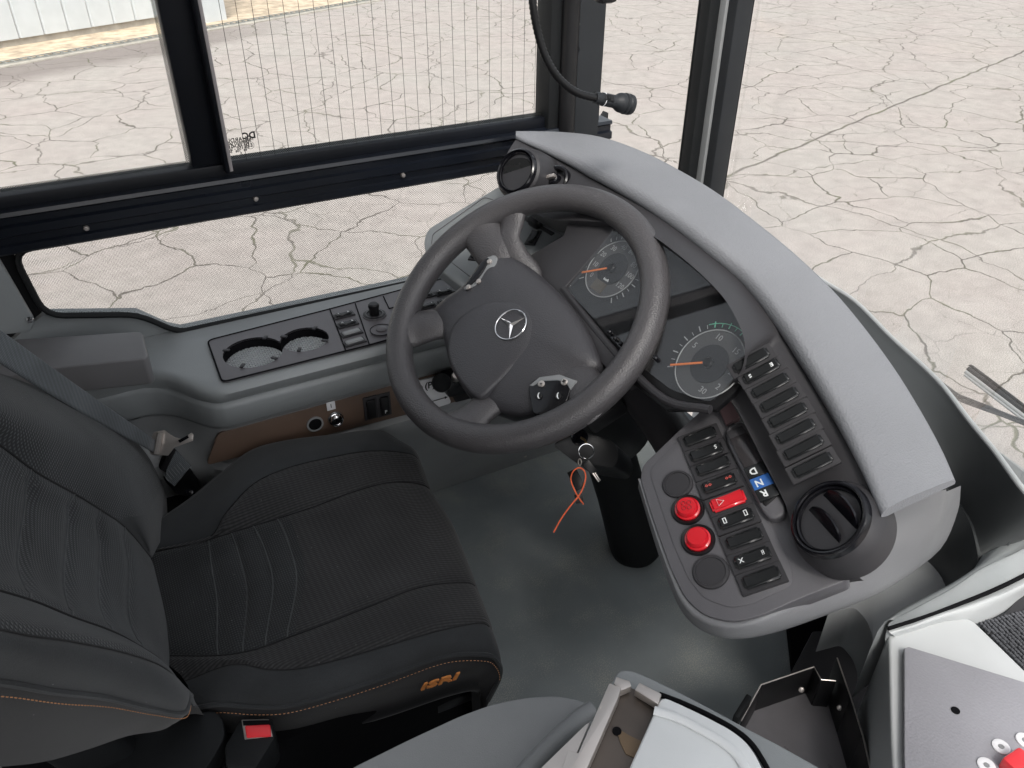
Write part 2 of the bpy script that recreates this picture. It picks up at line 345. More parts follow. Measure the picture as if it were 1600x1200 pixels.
    L(m4.outputs[2], b.inputs['Base Color'])
    hh = mth('SUBTRACT', mth('MULTIPLY', noise(220., 3.).outputs['Fac'], .25), ck)
    bp = node(t, 'ShaderNodeBump', i_Strength=.7, i_Distance=.006); L(hh, bp.inputs['Height']); L(bp.outputs[0], b.inputs['Normal'])
    return m
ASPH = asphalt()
GZ = -.95
ROOFX = .32
# ---------------------------------------------------------------- outdoors
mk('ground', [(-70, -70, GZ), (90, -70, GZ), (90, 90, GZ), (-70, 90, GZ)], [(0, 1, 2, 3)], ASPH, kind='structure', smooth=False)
e = A([.905, .425, 0]); nn = A([-.425, .905, 0]); G0 = A([-.586, 11.99, GZ])
def gp(a, o, z=0.): return G0+e*a+nn*o+A([0, 0, z])
prism('gravel_strip', [gp(-14, .10), gp(24, .10), gp(24, 4.5), gp(-14, 4.5)], (0, 0, .012), G_SAND, kind='structure', bev=0)
prism('concrete_kerb', [gp(-14, -.16), gp(24, -.16), gp(24, -.04), gp(-14, -.04)], (0, 0, .014), G_CONC, kind='structure', bev=0)
gr = root('drain_channel', 'long slotted metal drain grating between asphalt and sandy strip', 'drain', gp(0, .03))
for o0 in (-.04, .12): many('rail', [obox(gp(5, o0, .012), e, nn, A([0, 0, 1.]), 19, .012, .008)], G_GRATE, gr)
many('grating', [obox(gp(-8+.105*i, .04, .010), e, nn, A([0, 0, 1.]), .016, .075, .006) for i in range(190)]+[obox(gp(5, .04, .008), e, nn, A([0, 0, 1.]), 19, .006, .005)], G_GRATE, gr, kind='stuff')
many('channel_bed', [obox(gp(5, .04, .002), e, nn, A([0, 0, 1.]), 19, .08, .002)], G_DEEP, gr)
bw = root('metal_building', 'white corrugated metal building wall behind the drain at top left', 'building', gp(0, .9))
for i in range(36):
    a0 = -9+i*.335
    if a0+.335 > 3.3: break
    mk('panel', [gp(a0, .90, .1), gp(a0+.02, .87, .1), gp(a0+.315, .87, .1), gp(a0+.333, .90, .1), gp(a0, .90, 3.4), gp(a0+.02, .87, 3.4), gp(a0+.315, .87, 3.4), gp(a0+.333, .90, 3.4)], [(0, 1, 5, 4), (1, 2, 6, 5), (2, 3, 7, 6), (3, 0, 4, 7), (0, 3, 2, 1), (4, 5, 6, 7)], G_WHITEP, bw, smooth=False)
many('base_strip', [obox(gp(-2.9, .96, .05), e, nn, A([0, 0, 1.]), 6.1, .05, .06)], G_CONC, bw)
many('corner_post', [obox(gp(3.35, .62, 1.7), e, nn, A([0, 0, 1.]), .22, .26, 1.72)], G_WHITEP, bw)
# ---------------------------------------------------------------- bus floor
YW = 1.42
mk('floor', [(-1.2, -.9, 0), (1.32, -.9, 0), (1.32, YW+.02, 0), (-1.2, YW+.02, 0), (-1.2, -.9, -.04), (1.32, -.9, -.04), (1.32, YW+.02, -.04), (-1.2, YW+.02, -.04)], [(0, 1, 2, 3), (7, 6, 5, 4), (0, 4, 5, 1), (1, 5, 6, 2), (2, 6, 7, 3), (3, 7, 4, 0)], G_FLOOR, kind='structure', smooth=False)
# ---------------------------------------------------------------- side windows
xL = S(298, 250, y=YW)[0]; xR = S(358, 250, y=YW)[0]; xE = S(848, 182, y=YW)[0]
zB = .877
ws = root('sliding_side_window', 'black framed sliding side window with a heated right pane, above the window rail', 'window', (xR, YW, .79))
box('left_pane', (-1.6, YW+.012, zB-.005), (xR-.03, YW+.017, 1.9), GL, ws, bev=0)
box('heated_pane', (xR-.01, YW-.003, zB-.005), (xE+.02, YW+.002, 1.9), GL, ws, bev=0)
box('frit_band', (-1.6, YW+.0185, zB+.0), (xL-.0, YW+.0195, zB+.005), GL_FRIT, ws, bev=0)
box('frit_band', (xL-.006, YW+.0185, zB+.005), (xL-.001, YW+.0195, 1.9), GL_FRIT, ws, bev=0)
box('frit_band', (xR, YW+.0032, zB+.001), (xE, YW+.0038, zB+.008), GL_FRIT, ws, bev=0)
box('mullion', (xL, YW-.004, zB-.01), (xL+.05, YW+.03, 1.9), G_FRAME, ws)
box('mullion', (xL+.048, YW-.03, zB-.012), (xR-.006, YW+.02, 1.9), G_FRAME, ws)
box('seal', (xR-.006, YW-.024, zB-.01), (xR+.0, YW+.004, 1.9), G_STRIP, ws, bev=.001)
box('sill_frame', (-1.6, YW-.012, .85), (xE+.02, YW+.03, zB), G_FRAME, ws)
many('heating_wires', [tubeVF([(x, YW-.0045, zB-.004), (x, YW-.0045, 1.9)], .0004, 4) for x in np.arange(xR+.028, xE-.005, .0245)], G_BLACK, ws, kind='stuff')
# printed glass marks, read from outside so mirrored from in here
ez = A([0, 0, 1.]); exm = A([1., 0, 0])
q0 = S(383, 226, y=YW-.004)
def mark(s, u, v, size, nm='glass_print', bold=.0002): text(nm, s, S(u, v, y=YW-.0042), -exm, ez, size, G_BLACK, ws, ext=.0001, bold=bold)
mark('DC', 389, 212, .015, bold=.0006); mark('TG14', 390, 218, .006); mark('E1', 391, 227, .008)
mark('GUARDIAN', 368, 219, .010); mark('TEMPERED SAFETY', 369, 224, .006); mark('TBR 43R AS2 M50', 370, 228, .0055); mark('E4 150 - SC4', 371, 232, .0075); mark('98   106   50', 372, 236, .006); mark('5', 377, 240, .006)
tube('glass_print', [S(391, 227, y=YW-.0042)+.0062*A([math.cos(q), 0, math.sin(q)]) for q in np.linspace(0, 6.283, 20)[:-1]], .0003, G_BLACK, ws, seg=4, closed=True)
# rail
rl = root('window_rail', 'black ribbed aluminium rail running under the sliding side window', 'rail', (0, YW, .79))
prof = [(1.43, .858), (1.388, .858), (1.386, .852), (1.392, .848), (1.392, .838), (1.385, .835), (1.385, .822), (1.391, .819), (1.391, .808), (1.384, .806), (1.384, .796), (1.388, .792), (1.43, .792)]
V, Fc = grid([[(x, y, z) for y, z in prof] for x in (-1.6, .98)], True); Fc += [tuple(range(len(prof))), tuple(range(2*len(prof)-1, len(prof)-1, -1))]
mk('rail_profile', V, Fc, G_ALU, rl, smooth=False)
for u, v in ((135, 357), (400, 311), (630, 274)): lathe('screw', S(u, v, y=1.385), (0, -1, 0), [(0, .003), (.0035, .0025), (.0045, 0), (.0045, -.003)], G_STEEL, rl, seg=12)
# lower window
lw = root('lower_side_window', 'low dotted side window below the black rail, beside the cup holder console', 'window', (.3, YW, .58))
o2 = [S(18, 392, y=YW), S(70, 492, y=YW), S(215, 490, y=YW), S(265, 512, y=YW), S(285, 516, y=YW), S(640, 440, y=YW), A([.86, YW, .60]), A([.95, YW, .79]), A([.2, YW, .798])]
o2f = fillet(o2, .03)
prism('pane', [p+A([0, .006, 0]) for p in o2f], (0, .005, 0), GL_DOT, lw, bev=0, smooth=False)
tube('seal', [p+A([0, -.004, 0]) for p in o2f], .0055, G_RUB, lw, seg=8, closed=True)
# outer wall skin round the low window
def wallpoly(n, P, m=G_BLACK, y0=YW+.012, th=.02): return prism(n, [(p[0], y0, p[2]) for p in P], (0, th, 0), m, sw, bev=0)
sw = root('side_wall', 'grey inner side wall of the cab below and behind the low window', 'wall', (0, YW, 0))
a, b_, c_, d_, e_, f_ = o2[0], o2[1], o2[2], o2[3], o2[4], o2[5]
wallpoly('skin', [(-1.6, 0, .79), a+A([0, 0, .03]), a, b_+A([-.004, 0, 0]), (-.9, 0, .2), (-1.6, 0, .2)])
wallpoly('skin', [b_, c_, d_, e_, f_, (.86, 0, .6), (1.3, 0, .6), (1.3, 0, -.05), (-.9, 0, -.05), (-.9, 0, .2)], G_CON, YW+.004)
wallpoly('skin', [(.86, 0, .6), (.95, 0, .79), (1.0, 0, .86), (1.0, 0, .6)])
# trim piece by the B pillar with its screw
tp = [S(-90, 300, y=1.40), S(0, 408, y=1.40), S(55, 503, y=1.40), S(48, 521, y=1.40), S(-60, 530, y=1.40)]
prism('pillar_trim', tp, (0, .018, 0), G_CON, sw, bev=.006)
lathe('screw', S(47, 500, y=1.398), (0, -1, 0), [(0, .004), (.004, .003), (.006, 0)], G_CHROME, sw, seg=14)
# ---------------------------------------------------------------- pillars
pz = 1.9
def pillar(name, label, x0, x1, y0, y1, parts):
    r = root(name, label, 'pillar', ((x0+x1)/2, y0, .5))
    for n_, a0, a1, b0, b1, m_ in parts: box(n_, (a0, b0, .45), (a1, b1, pz), m_, r, bev=.004)
    return r
x0 = xE
pa = pillar('front_pillar', 'black and grey window pillar behind the gooseneck microphone', x0, x0+.12, 1.38, 1.45, [
    ('rubber_edge', x0-.002, x0+.030, 1.395, 1.45, G_RUB), ('pillar_cover', x0+.048, x0+.112, 1.385, 1.44, G_PIL), ('pale_strip', x0+.112, x0+.119, 1.40, 1.445, G_STRIP), ('rubber_edge', x0+.119, x0+.124, 1.402, 1.446, G_RUB)])
tube('round_trim', [(x0+.036, 1.388, .45), (x0+.036, 1.388, pz)], .017, G_BLACK, pa, seg=20)
for v in (38, 78): lathe('screw_hole', S(902, v, y=1.384), (0, -1, 0), [(0, .0015), (.005, .0012), (.006, 0)], G_STEEL if v < 50 else G_DEEP, pa, seg=12)
xq = S(1078, 250, y=1.40)[0]; xq2 = S(1122, 250, y=1.40)[0]
pb = pillar('windscreen_pillar', 'dark grey slim pillar between the quarter glass and the windscreen', xq, xq2, 1.36, 1.44, [
    ('rubber_edge', xq, xq+.028, 1.40, 1.44, G_RUB), ('rubber_edge', xq2-.004, xq2+.004, 1.365, 1.42, G_RUB), ('pillar_cover', xq+.036, xq2-.004, 1.36, 1.43, G_PIL)])
box('pale_strip', (xq+.028, 1.385, .45), (xq+.036, 1.44, pz), G_CON2, pb, bev=.001)
mk('quarter_glass', [(x0+.124, 1.43, .4), (xq, 1.43, .4), (xq, 1.435, .4), (x0+.124, 1.435, .4), (x0+.124, 1.43, pz), (xq, 1.43, pz), (xq, 1.435, pz), (x0+.124, 1.435, pz)], [(0, 1, 5, 4), (1, 2, 6, 5), (2, 3, 7, 6), (3, 0, 4, 7)], GL, smooth=False, label='narrow clear quarter glass between the two dark pillars', cat='window')
# dark bracket at top edge
q = S(945, 0, t=1.25); ob('mirror_bracket', q+A([0, 0, .02]), (1, 0, 0), (0, 1, 0), (0, 0, 1), .016, .016, .024, G_BLACK, bev=.008, label='small black bracket end hanging at the top edge beside the pillar', cat='bracket')
# windscreen: curved front glass standing on the front shell
edge_px = [(1120, 318), (1165, 360), (1215, 395), (1280, 438), (1334, 473), (1388, 527), (1461, 595), (1510, 657), (1552, 708), (1600, 772), (1650, 850), (1740, 1010)]
edge = [S(u, v, z=.60) for u, v in edge_px]
ec = [A([xq2+.002, 1.40, .60])]+cr(edge, 5)
rows = [[p+A([.035+.0*i, 0, h]) for p in ec] for i, h in enumerate((-.05, .3, .7, 1.3))]
wsn = loft('windscreen', rows, GL, None, 1, 1, thick=.005, label='large clear curved windscreen in front of the dashboard', cat='windscreen')
# ---------------------------------------------------------------- console under the side window
con = root('side_console', 'long grey console with cup holders and switches under the low side window', 'console', (.4, 1.3, 0))
xs = [-.9, -.4, -.15, -.06, -.01, .03, .06]+[.09+.03*i for i in range(18)]+[.7, .85, 1.0, 1.15]
def jog(x): s = min(1, max(0, (.105-x)/.11)); return .115*s*s*(3-2*s)
def gz(x): s = min(1, max(0, (.10-x)/.10)); return .0
YL = 1.197
P2 = [(1.425, .584), (1.415, .585), (1.395, .579)]+[(1.395+(YL+.022-1.395)*i/14, .579) for i in range(1, 14)]+[(YL+.022, .5785), (YL+.006, .575), (YL, .567), (YL+.004, .553), (YL+.012, .545), (YL+.006, .541), (YL+.004, .534), (YL+.012, .495), (YL+.022, .486)]
rows = []
for y, z in P2: rows.append([A([x, y+jog(x)*max(0, min(1, (1.395-y)/(1.395-YL))), z]) for x in xs])
cbody = loft('console_body', rows, G_CON, con, 2, 1, ang=50)
# lower wall: recess around the brown panel, then slope to the floor
P3 = [(YL+.022, .486), (YL+.030, .476), (YL+.034, .40), (YL+.022, .392), (YL+.024, .372), (YL+.055, .33), (YL+.125, .175), (YL+.135, .150), (1.42, .0), (1.43, -.03)]
rows = [[A([x, y+jog(x)*.9*max(0, min(1, (z-.1)/.4)), z]) for x in xs] for y, z in P3]
loft('lower_lining', rows, G_CON2, con, 3, 1, ang=50)
# brown laminate panel
yb = YL+.0295
bp = [S(322, 727, y=yb), S(341, 677, y=yb), S(690, 581, y=yb), S(760, 563, y=yb), S(780, 610, y=yb), S(540, 672, y=yb)]
prism('brown_panel', fillet([p-A([0, .001, 0]) for p in bp], .01), (0, .006, 0), G_BROWN, con, bev=.001)
q = S(492, 662, y=yb-.002); lathe('round_hole', q, (0, -1, 0), [(.0155, 0), (.0155, .003), (.0125, .003), (.012, .0015), (0, .0015)], G_CON2, con); lathe('hole_shade', q, (0, -1, 0), [(.0125, .001), (.0125, .0022), (0, .0022)], G_DEEP, con)
q = S(524, 653, y=yb-.002)
lk = lathe('key_lock', q, (0, -1, 0), [(.0155, 0), (.0155, .003), (.0135, .006), (.012, .006), (.0115, .012), (.009, .014), (.008, .014), (.008, .012), (0, .012)], G_CHROME, con)
many('keyhole', [obox(q+A([0, -.013, 0]), A([1., 0, 0]), ez, A([0, 1., 0]), .001, .006, .001)], G_DEEP, lk)
q = S(517, 634, y=yb-.002); pl_ = box('label_plate', tuple(q+A([-.008, -.001, -.009])), tuple(q+A([.008, .0, .009])), G_PLATE, con, bev=.0005); text('symbol', 'I', q+A([0, -.0013, 0]), (1, 0, 0), (0, 0, 1), .012, G_BLACK, pl_)
for u, v, s in ((579, 637, 0), (600, 632, 1)):
    q = S(u, v, y=yb-.002); bs = box('wall_switch', tuple(q+A([-.0135, -.002, -.026])), tuple(q+A([.0135, .001, .026])), G_FASC, con, bev=.001)
    box('rocker', tuple(q+A([-.009, -.008, -.021])), tuple(q+A([.009, -.0015, .021])), G_BLACK, bs, bev=.003)
    if s: text('symbol', 'P', q+A([0, -.0085, -.012]), (1, 0, 0), (0, 0, 1), .010, G_WHITE, bs)
# dark hollow low in the wall and its screw
sl_ = [S(627, 716, y=1.327), S(690, 700, y=1.327), S(700, 706, y=1.327), S(632, 722, y=1.327)]
prism('slot', sl_, (0, .03, 0), G_DEEP, con, bev=.001)
lathe('screw', S(820, 712, y=1.40), (0, -1, .3), [(0, .004), (.004, .003), (.005, 0)], G_STEEL, con, seg=10)
# parking brake unit
pbk = root('parking_brake_valve', 'black knobbed parking brake lever with white symbol plate behind the steering wheel rim', 'brake lever', S(690, 600, y=yb-.02))
plp = [S(645, 598, y=yb-.006), S(686, 588, y=yb-.006), S(706, 630, y=yb-.006), S(664, 643, y=yb-.006)]
sp_ = prism('symbol_plate', fillet([p for p in plp], .008), (0, .004, 0), G_PLATE, pbk, bev=.0008)
ep = prism('black_base', [S(686, 583, y=yb-.002), S(760, 562, y=yb-.002), S(775, 615, y=yb-.002), S(712, 630, y=yb-.002)], (0, .01, 0), G_BLACK, pbk)
pe = unit(plp[1]-plp[0]); pf = np.cross(A([0, -1., 0]), pe)*-1
pf = unit(np.cross(pe, A([0, -1., 0]))); pf = pf if pf[2] > 0 else -pf
text('symbol', '(P)', S(653, 608, y=yb-.0075), pe, pf, .020, G_BLACK, sp_, bold=.0003)
text('symbol', '(P)', S(672, 602, y=yb-.0075), pe, pf, .020, G_BLACK, sp_, bold=.0003)
a1, a2 = S(659, 632, y=yb-.0075), S(700, 620, y=yb-.0075); many('symbol', [obox((a1+a2)/2, unit(a2-a1), pf, A([0, 1., 0]), np.linalg.norm(a2-a1)/2-.004, .0008, .0003)], G_BLACK, sp_)
for p_, s_ in ((a1, -1), (a2, 1)):
    d_ = unit(a2-a1)*s_; mk('symbol', [p_, p_-d_*.007+pf*.0035, p_-d_*.007-pf*.0035], [(0, 1, 2)], G_BLACK, sp_, recalc=False)
kb = S(690, 598, y=yb-.055); kn = unit([-.25, -.8, .45])
lathe('lever_knob', kb, kn, [(.009, -.05), (.010, -.03), (.013, -.018), (.0175, -.010), (.0185, 0), (.0165, .007), (.010, .0105), (0, .011)], G_RUB, pbk)
tube('lever', [kb-kn*.03, kb-kn*.05+A([.01, .01, 0]), kb+A([.03, .05, -.03])], .009, G_BLACK, pbk)
box('valve_block', tuple(S(713, 600, y=yb-.03)+A([-.022, -.01, -.022])), tuple(S(713, 600, y=yb-.03)+A([.022, .03, .022])), G_GLOSS, pbk, bev=.006)
lathe('valve_cap', S(712, 588, y=yb-.045), (-.2, -.5, .8), [(.008, -.01), (.008, .004), (.006, .006), (0, .006)], G_STEEL, pbk, seg=18)
prism('red_tag', [S(637, 588, y=yb-.03), S(644, 586, y=yb-.03), S(650, 603, y=yb-.03), S(645, 612, y=yb-.03), S(640, 606, y=yb-.03)], (0, .004, 0), G_REDM, pbk, bev=.0006)
# cup holder panel
ZC = .583
cpo = [S(324, 532, z=ZC), S(515, 483, z=ZC), S(756, 418, z=ZC), S(790, 478, z=ZC), S(577, 539, z=ZC), S(347, 597, z=ZC)]
cup = S(396, 550, z=ZC); cup2 = S(476, 530, z=ZC)
R1, R2 = .052, .043
def punch(o, out):
    bm = bmesh.new(); bm.from_mesh(o.data); off_ = Vector([float(q) for q in base_of(con)])
    bmesh.ops.delete(bm, geom=[f for f in bm.faces if f.calc_center_median().z+off_.z > .57 and all(inpoly(v.co+off_, out) for v in f.verts)], context='FACES'); bm.to_mesh(o.data); bm.free()
def inpoly(p, P):
    c_ = False; j = len(P)-1
    for i in range(len(P)):
        if (P[i][1] > p[1]) != (P[j][1] > p[1]) and p[0] < (P[j][0]-P[i][0])*(p[1]-P[i][1])/(P[j][1]-P[i][1])+P[i][0]: c_ = not c_
        j = i
    return c_
punch(cbody, cpo)
def ringpts(c, r, n=28, a0=0): return [c+A([r*math.cos(q), r*math.sin(q), 0]) for q in np.linspace(0, 2*math.pi, n, endpoint=False)+a0]
def plate_with_holes(name, out, holes, th, m, parent, **k):
    bm = bmesh.new(); b = base_of(parent)
    es = []
    for L_ in [out]+holes:
        vs_ = [bm.verts.new(Vector([float(q) for q in p-b])) for p in L_]
        es += [bm.edges.new((vs_[i], vs_[(i+1) % len(vs_)])) for i in range(len(vs_))]
    bmesh.ops.triangle_fill(bm, use_beauty=True, use_dissolve=False, edges=es)
    bmesh.ops.recalc_face_normals(bm, faces=bm.faces)
    ex = bmesh.ops.extrude_face_region(bm, geom=bm.faces[:])
    bmesh.ops.translate(bm, vec=(0, 0, -th), verts=[g for g in ex['geom'] if isinstance(g, bmesh.types.BMVert)])
    bmesh.ops.recalc_face_normals(bm, faces=bm.faces)
    me = bpy.data.meshes.new(name); bm.to_mesh(me); bm.free(); me.materials.append(m)
    o = bpy.data.objects.new(name, me); C.objects.link(o); o.parent = parent; return o
# hole outline: two circles joined by a narrow channel
dv = unit((cup2-cup)*A([1, 1, 0])); pv = A([-dv[1], dv[0], 0]); ang = math.atan2(dv[1], dv[0])
def keyhole(r1, r2, w_):
    a1 = math.asin(w_/r1); a2 = math.asin(w_/r2); P = []
    for q in np.linspace(ang+a1, ang+2*math.pi-a1, 26): P.append(cup+A([r1*math.cos(q), r1*math.sin(q), 0]))
    for q in np.linspace(ang+math.pi+a2, ang+3*math.pi-a2, 22): P.append(cup2+A([r2*math.cos(q), r2*math.sin(q), 0]))
    return P
kh = keyhole(R1, R2, .014)
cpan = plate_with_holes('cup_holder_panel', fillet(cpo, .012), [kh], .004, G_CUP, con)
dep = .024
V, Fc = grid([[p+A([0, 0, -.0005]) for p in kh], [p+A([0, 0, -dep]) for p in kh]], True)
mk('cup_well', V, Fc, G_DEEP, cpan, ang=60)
G_GRID = pbr('cup_floor_grey', (.42, .44, .45), .5, var=.05)
def cupfloor(c, r):
    c = c+A([0, 0, -dep+.004])
    o = lathe('cup_floor', c, (0, 0, 1), [(r, -.01), (r, 0), (r-.002, .001), (0, .001)], G_GRID, cpan)
    st = .0062; parts = []
    k = int(r/st)+1
    for i in range(-k, k+1):
        h = math.sqrt(max(0, (r-.003)**2-(i*st)**2))
        if h < .004: continue
        for e1_, e2_ in ((A([1, 1, 0])/math.sqrt(2), A([-1, 1, 0])/math.sqrt(2)), (A([1, -1, 0])/math.sqrt(2), A([1, 1, 0])/math.sqrt(2))):
            parts.append(obox(c+e2_*i*st+A([0, 0, .0015]), e1_, e2_, ez, h, .0011, .0012))
    many('cup_grid', parts, G_GRID, o, smooth=False, kind='stuff')
cupfloor(cup, R1-.001); cupfloor(cup2, R2-.001)
for c, r, aa in ((cup, R1, (.9, 2.6, 4.1, 5.3)), (cup2, R2, (.8, 2.5, 4.2, 5.6))):
    for q in aa:
        d_ = A([math.cos(q), math.sin(q), 0]); ob('retaining_tab', c+d_*(r-.004)+A([0, 0, .002]), d_, np.cross(ez, d_), ez, .006, .0032, .0012, G_FASC, cpan, .0006)
# groove frame round the panel
tube('panel_seam', [p+A([0, 0, .0]) for p in fillet(cpo, .012)], .0016, G_DEEP, con, seg=6, closed=True)
# rocker switches: prototype and copies
def basis(o, ex, n):
    n = unit(n); ex = unit(A(ex, float)-n*(A(ex, float)@n)); ey = np.cross(n, ex); return Matrix([[ex[i], ey[i], n[i], o[i]] for i in range(3)]+[[0, 0, 0, 1]])
def local_mesh(name, parts, mat, bev=.0012, ang=35, seg=2):
    V = []; Fc = []
    for v, f in parts:
        b = len(V); V += [tuple(p) for p in v]; Fc += [tuple(i+b for i in q) for q in f]
    me = bpy.data.meshes.new(name); me.from_pydata(V, [], Fc); me.materials.append(mat)
    bm = bmesh.new(); bm.from_mesh(me); bmesh.ops.recalc_face_normals(bm, faces=bm.faces)
    if bev: bmesh.ops.bevel(bm, geom=[e for e in bm.edges if e.calc_face_angle(0) > .5], offset=bev, segments=seg, affect='EDGES', clamp_overlap=True)
    bm.to_mesh(me); bm.free(); me.polygons.foreach_set('use_smooth', [True]*len(me.polygons)); me.set_sharp_from_angle(angle=math.radians(ang)); return me
X_, Y_, Z_ = A([1., 0, 0]), A([0, 1., 0]), A([0, 0, 1.])
def wedge(a, b, h1, h2, hm):
    V = [(-a, -b, 0), (a, -b, 0), (a, b, 0), (-a, b, 0), (-a*.96, -b*.9, h1), (0, -b*.9, hm), (a*.96, -b*.9, h2), (a*.96, b*.9, h2), (0, b*.9, hm), (-a*.96, b*.9, h1)]
    return V, [(3, 2, 1, 0), (0, 1, 6, 5, 4), (2, 3, 9, 8, 7), (1, 2, 7, 6), (3, 0, 4, 9), (4, 5, 8, 9), (5, 6, 7, 8)]
ME_CELL = local_mesh('rocker_switch', [obox((0, 0, -.002), X_, Y_, Z_, .0225, .0108, .003)], G_FASC, .0006)
ME_CAP = local_mesh('rocker', [wedge(.0185, .0075, .0062, .0046, .0040)], G_BTN, .0022, 50, 3)
ME_CAPR = local_mesh('rocker', [wedge(.0185, .0080, .0068, .0055, .0050)], G_RED, .0022, 50, 3)
ME_CAPF = local_mesh('rocker', [wedge(.0185, .0075, .005, .005, .005)], G_CON2, .0018, 50, 3)
def rocker(o, ex, n, parent, cap=None, sc=1.0, sym=None, col=None, cell=(1, 1, 1)):
    b = base_of(parent); m = basis(A(o)-b, ex, n) @ Matrix.Diagonal((sc*cell[0], sc*cell[1], sc*cell[2], 1))
    c = bpy.data.objects.new('rocker_switch', ME_CELL); C.objects.link(c); c.parent = parent; c.matrix_local = m
    k = bpy.data.objects.new('rocker', cap or ME_CAP); C.objects.link(k); k.parent = c
    if sym:
        for j, s in enumerate(sym):
            if not s: continue
            cu = bpy.data.curves.new('t', 'FONT'); cu.body = s; cu.size = .0068; cu.align_x = 'CENTER'; cu.align_y = 'CENTER'; cu.extrude = .0001; cu.resolution_u = 1; cu.offset = .0001
            to = bpy.data.objects.new('t', cu); C.objects.link(to); bpy.context.view_layer.update()
            me = bpy.data.meshes.new_from_object(to.evaluated_get(bpy.context.evaluated_depsgraph_get())); bpy.data.objects.remove(to)
            me.materials.clear(); me.materials.append(col or G_WHITE)
            y = bpy.data.objects.new('symbol', me); C.objects.link(y); y.parent = c; xx = -.011 if j == 0 else .011
            y.location = (xx, 0, .0049 + (.0017 if j == 0 else .0005)); y.rotation_euler = (0, math.atan2(.0024 if j == 0 else -.0006, .018), math.pi/2 if False else 0)
    return c
# console switches
cs = [((537, 492), ('I', 'D'), 0), ((543, 506), ('X', 'B'), 0), ((549, 520), None, 1), ((554, 534), None, 1)]
ex_ = S(552, 488, z=ZC)-S(522, 496, z=ZC)
for (u, v), sy, f in cs: rocker(S(u, v, z=ZC+.002), ex_, (0, 0, 1), con, ME_CAPF if f else None, .88, sy)
for u, v, sy in ((668, 478, ('*', 'P')), (694, 456, ('E', 'O')), (664, 462, None), (700, 470, None), (735, 445, None), (728, 432, None)):
    rocker(S(u, v, z=ZC+.002), ex_, (0, 0, 1), con, None, .88, sy)
tube('panel_seam', [S(599, 463, z=ZC+.001), S(608, 482, z=ZC+.001), S(640, 474, z=ZC+.001)], .0012, G_DEEP, con, seg=5)
tube('panel_seam', [S(515, 482, z=ZC+.0015), S(540, 547, z=ZC+.0015)], .0011, G_DEEP, con, seg=5)
tube('panel_seam', [S(555, 474, z=ZC+.0015), S(577, 538, z=ZC+.0015)], .0011, G_DEEP, con, seg=5)
c = S(585, 491, z=ZC+.002)
k1 = lathe('mirror_knob', c, (0, 0, 1), [(.0215, 0), (.0215, .0012), (.020, .002), (.015, .002), (.014, .0005), (.0095, .001), (.009, .012), (.0105, .016), (.0105, .021), (.008, .023), (0, .0235)], G_BLACK, con)
lathe('knob_bezel', c, (0, 0, 1), [(.0225, -.002), (.0225, .0008), (.0155, .0022), (.0155, 0)], G_CUP, con)
c = S(596, 516, z=ZC+.002)
lathe('round_blank', c, (0, 0, 1), [(.0205, -.002), (.0205, .0008), (.010, .001), (.0095, .004), (.008, .005), (0, .005)], G_CUP, con)
tube('panel_seam', [c+A([.0205*math.cos(q), .0205*math.sin(q), .0012]) for q in np.linspace(0, 6.283, 28)[:-1]], .0007, G_DEEP, con, seg=5, closed=True)
# padded armrest on the wall
ZA = .645
ar = [S(20, 530, z=ZA), S(222, 517, z=ZA), S(231, 555, z=ZA), S(226, 560, z=ZA), S(100, 573, z=ZA), S(-10, 590, z=ZA)]
prism('wall_armrest', fillet(ar, .01), (0, .004, -.052), G_ARM, None, bev=.005, seg=3, label='grey moulded armrest pad on the wall below the window, beside the seat belt', cat='armrest')
# ---------------------------------------------------------------- dashboard
dash = root('dashboard', 'curved grey dashboard with instruments, switch rows and a light padded top', 'dashboard', (.75, .85, 0))
po = [((806, 207), .872), ((870, 207), .873), ((935, 214), .875), ((1000, 236), .875), ((1060, 266), .872), ((1120, 302), .866), ((1180, 347), .856), ((1240, 396), .842), ((1300, 453), .824), ((1350, 512), .806), ((1400, 580), .785), ((1440, 645), .765), ((1470, 700), .748), ((1492, 751), .733)]
pi_ = [((806, 213), .872), ((852, 229), .873), ((905, 250), .874), ((958, 277), .873), ((1008, 306), .869), ((1060, 341), .862), ((1112, 381), .851), ((1160, 421), .837), ((1212, 484), .818), ((1255, 549), .800), ((1298, 620), .780), ((1332, 685), .762), ((1358, 742), .747), ((1380, 797), .733)]
O = [S(*p, z=z) for p, z in po]; I = [S(*p, z=z) for p, z in pi_]
O = even(cr(O, 8), 30); I = even(cr(I, 8), 30)
def mixr(a, b, s, dz=0): return [p*(1-s)+q*s+A([0, 0, dz]) for p, q in zip(a, b)]
tk = [min(1, .25+i/8)*(1 if i < 25 else 1-(i-24)*.1) for i in range(30)]
rowsT = [[p+A([0, 0, -.012*k_]) for p, k_ in zip(mixr(O, I, -.02), tk)], [p+A([0, 0, -.006*k_]) for p, k_ in zip(mixr(O, I, -.02), tk)], mixr(O, I, .0), mixr(O, I, .06, .003), mixr(O, I, .35, .004), mixr(O, I, .65, .004), mixr(O, I, .90, .001), [p+A([0, 0, -.004*k_]) for p, k_ in zip(mixr(O, I, .97), tk)], [p+A([0, 0, -.013*k_]) for p, k_ in zip(mixr(O, I, 1.0), tk)], [p+A([0, 0, -.022*k_]) for p, k_ in zip(mixr(O, I, .985), tk)], [p+A([0, 0, -.026*k_]) for p, k_ in zip(mixr(O, I, .9), tk)]]
g = surf(rowsT, 2, 2); V, Fc = grid(g)
nn_ = len(g[0]); mm_ = len(g)
cap = [i*nn_+nn_-1 for i in range(mm_)]; cap0 = [i*nn_ for i in range(mm_)]
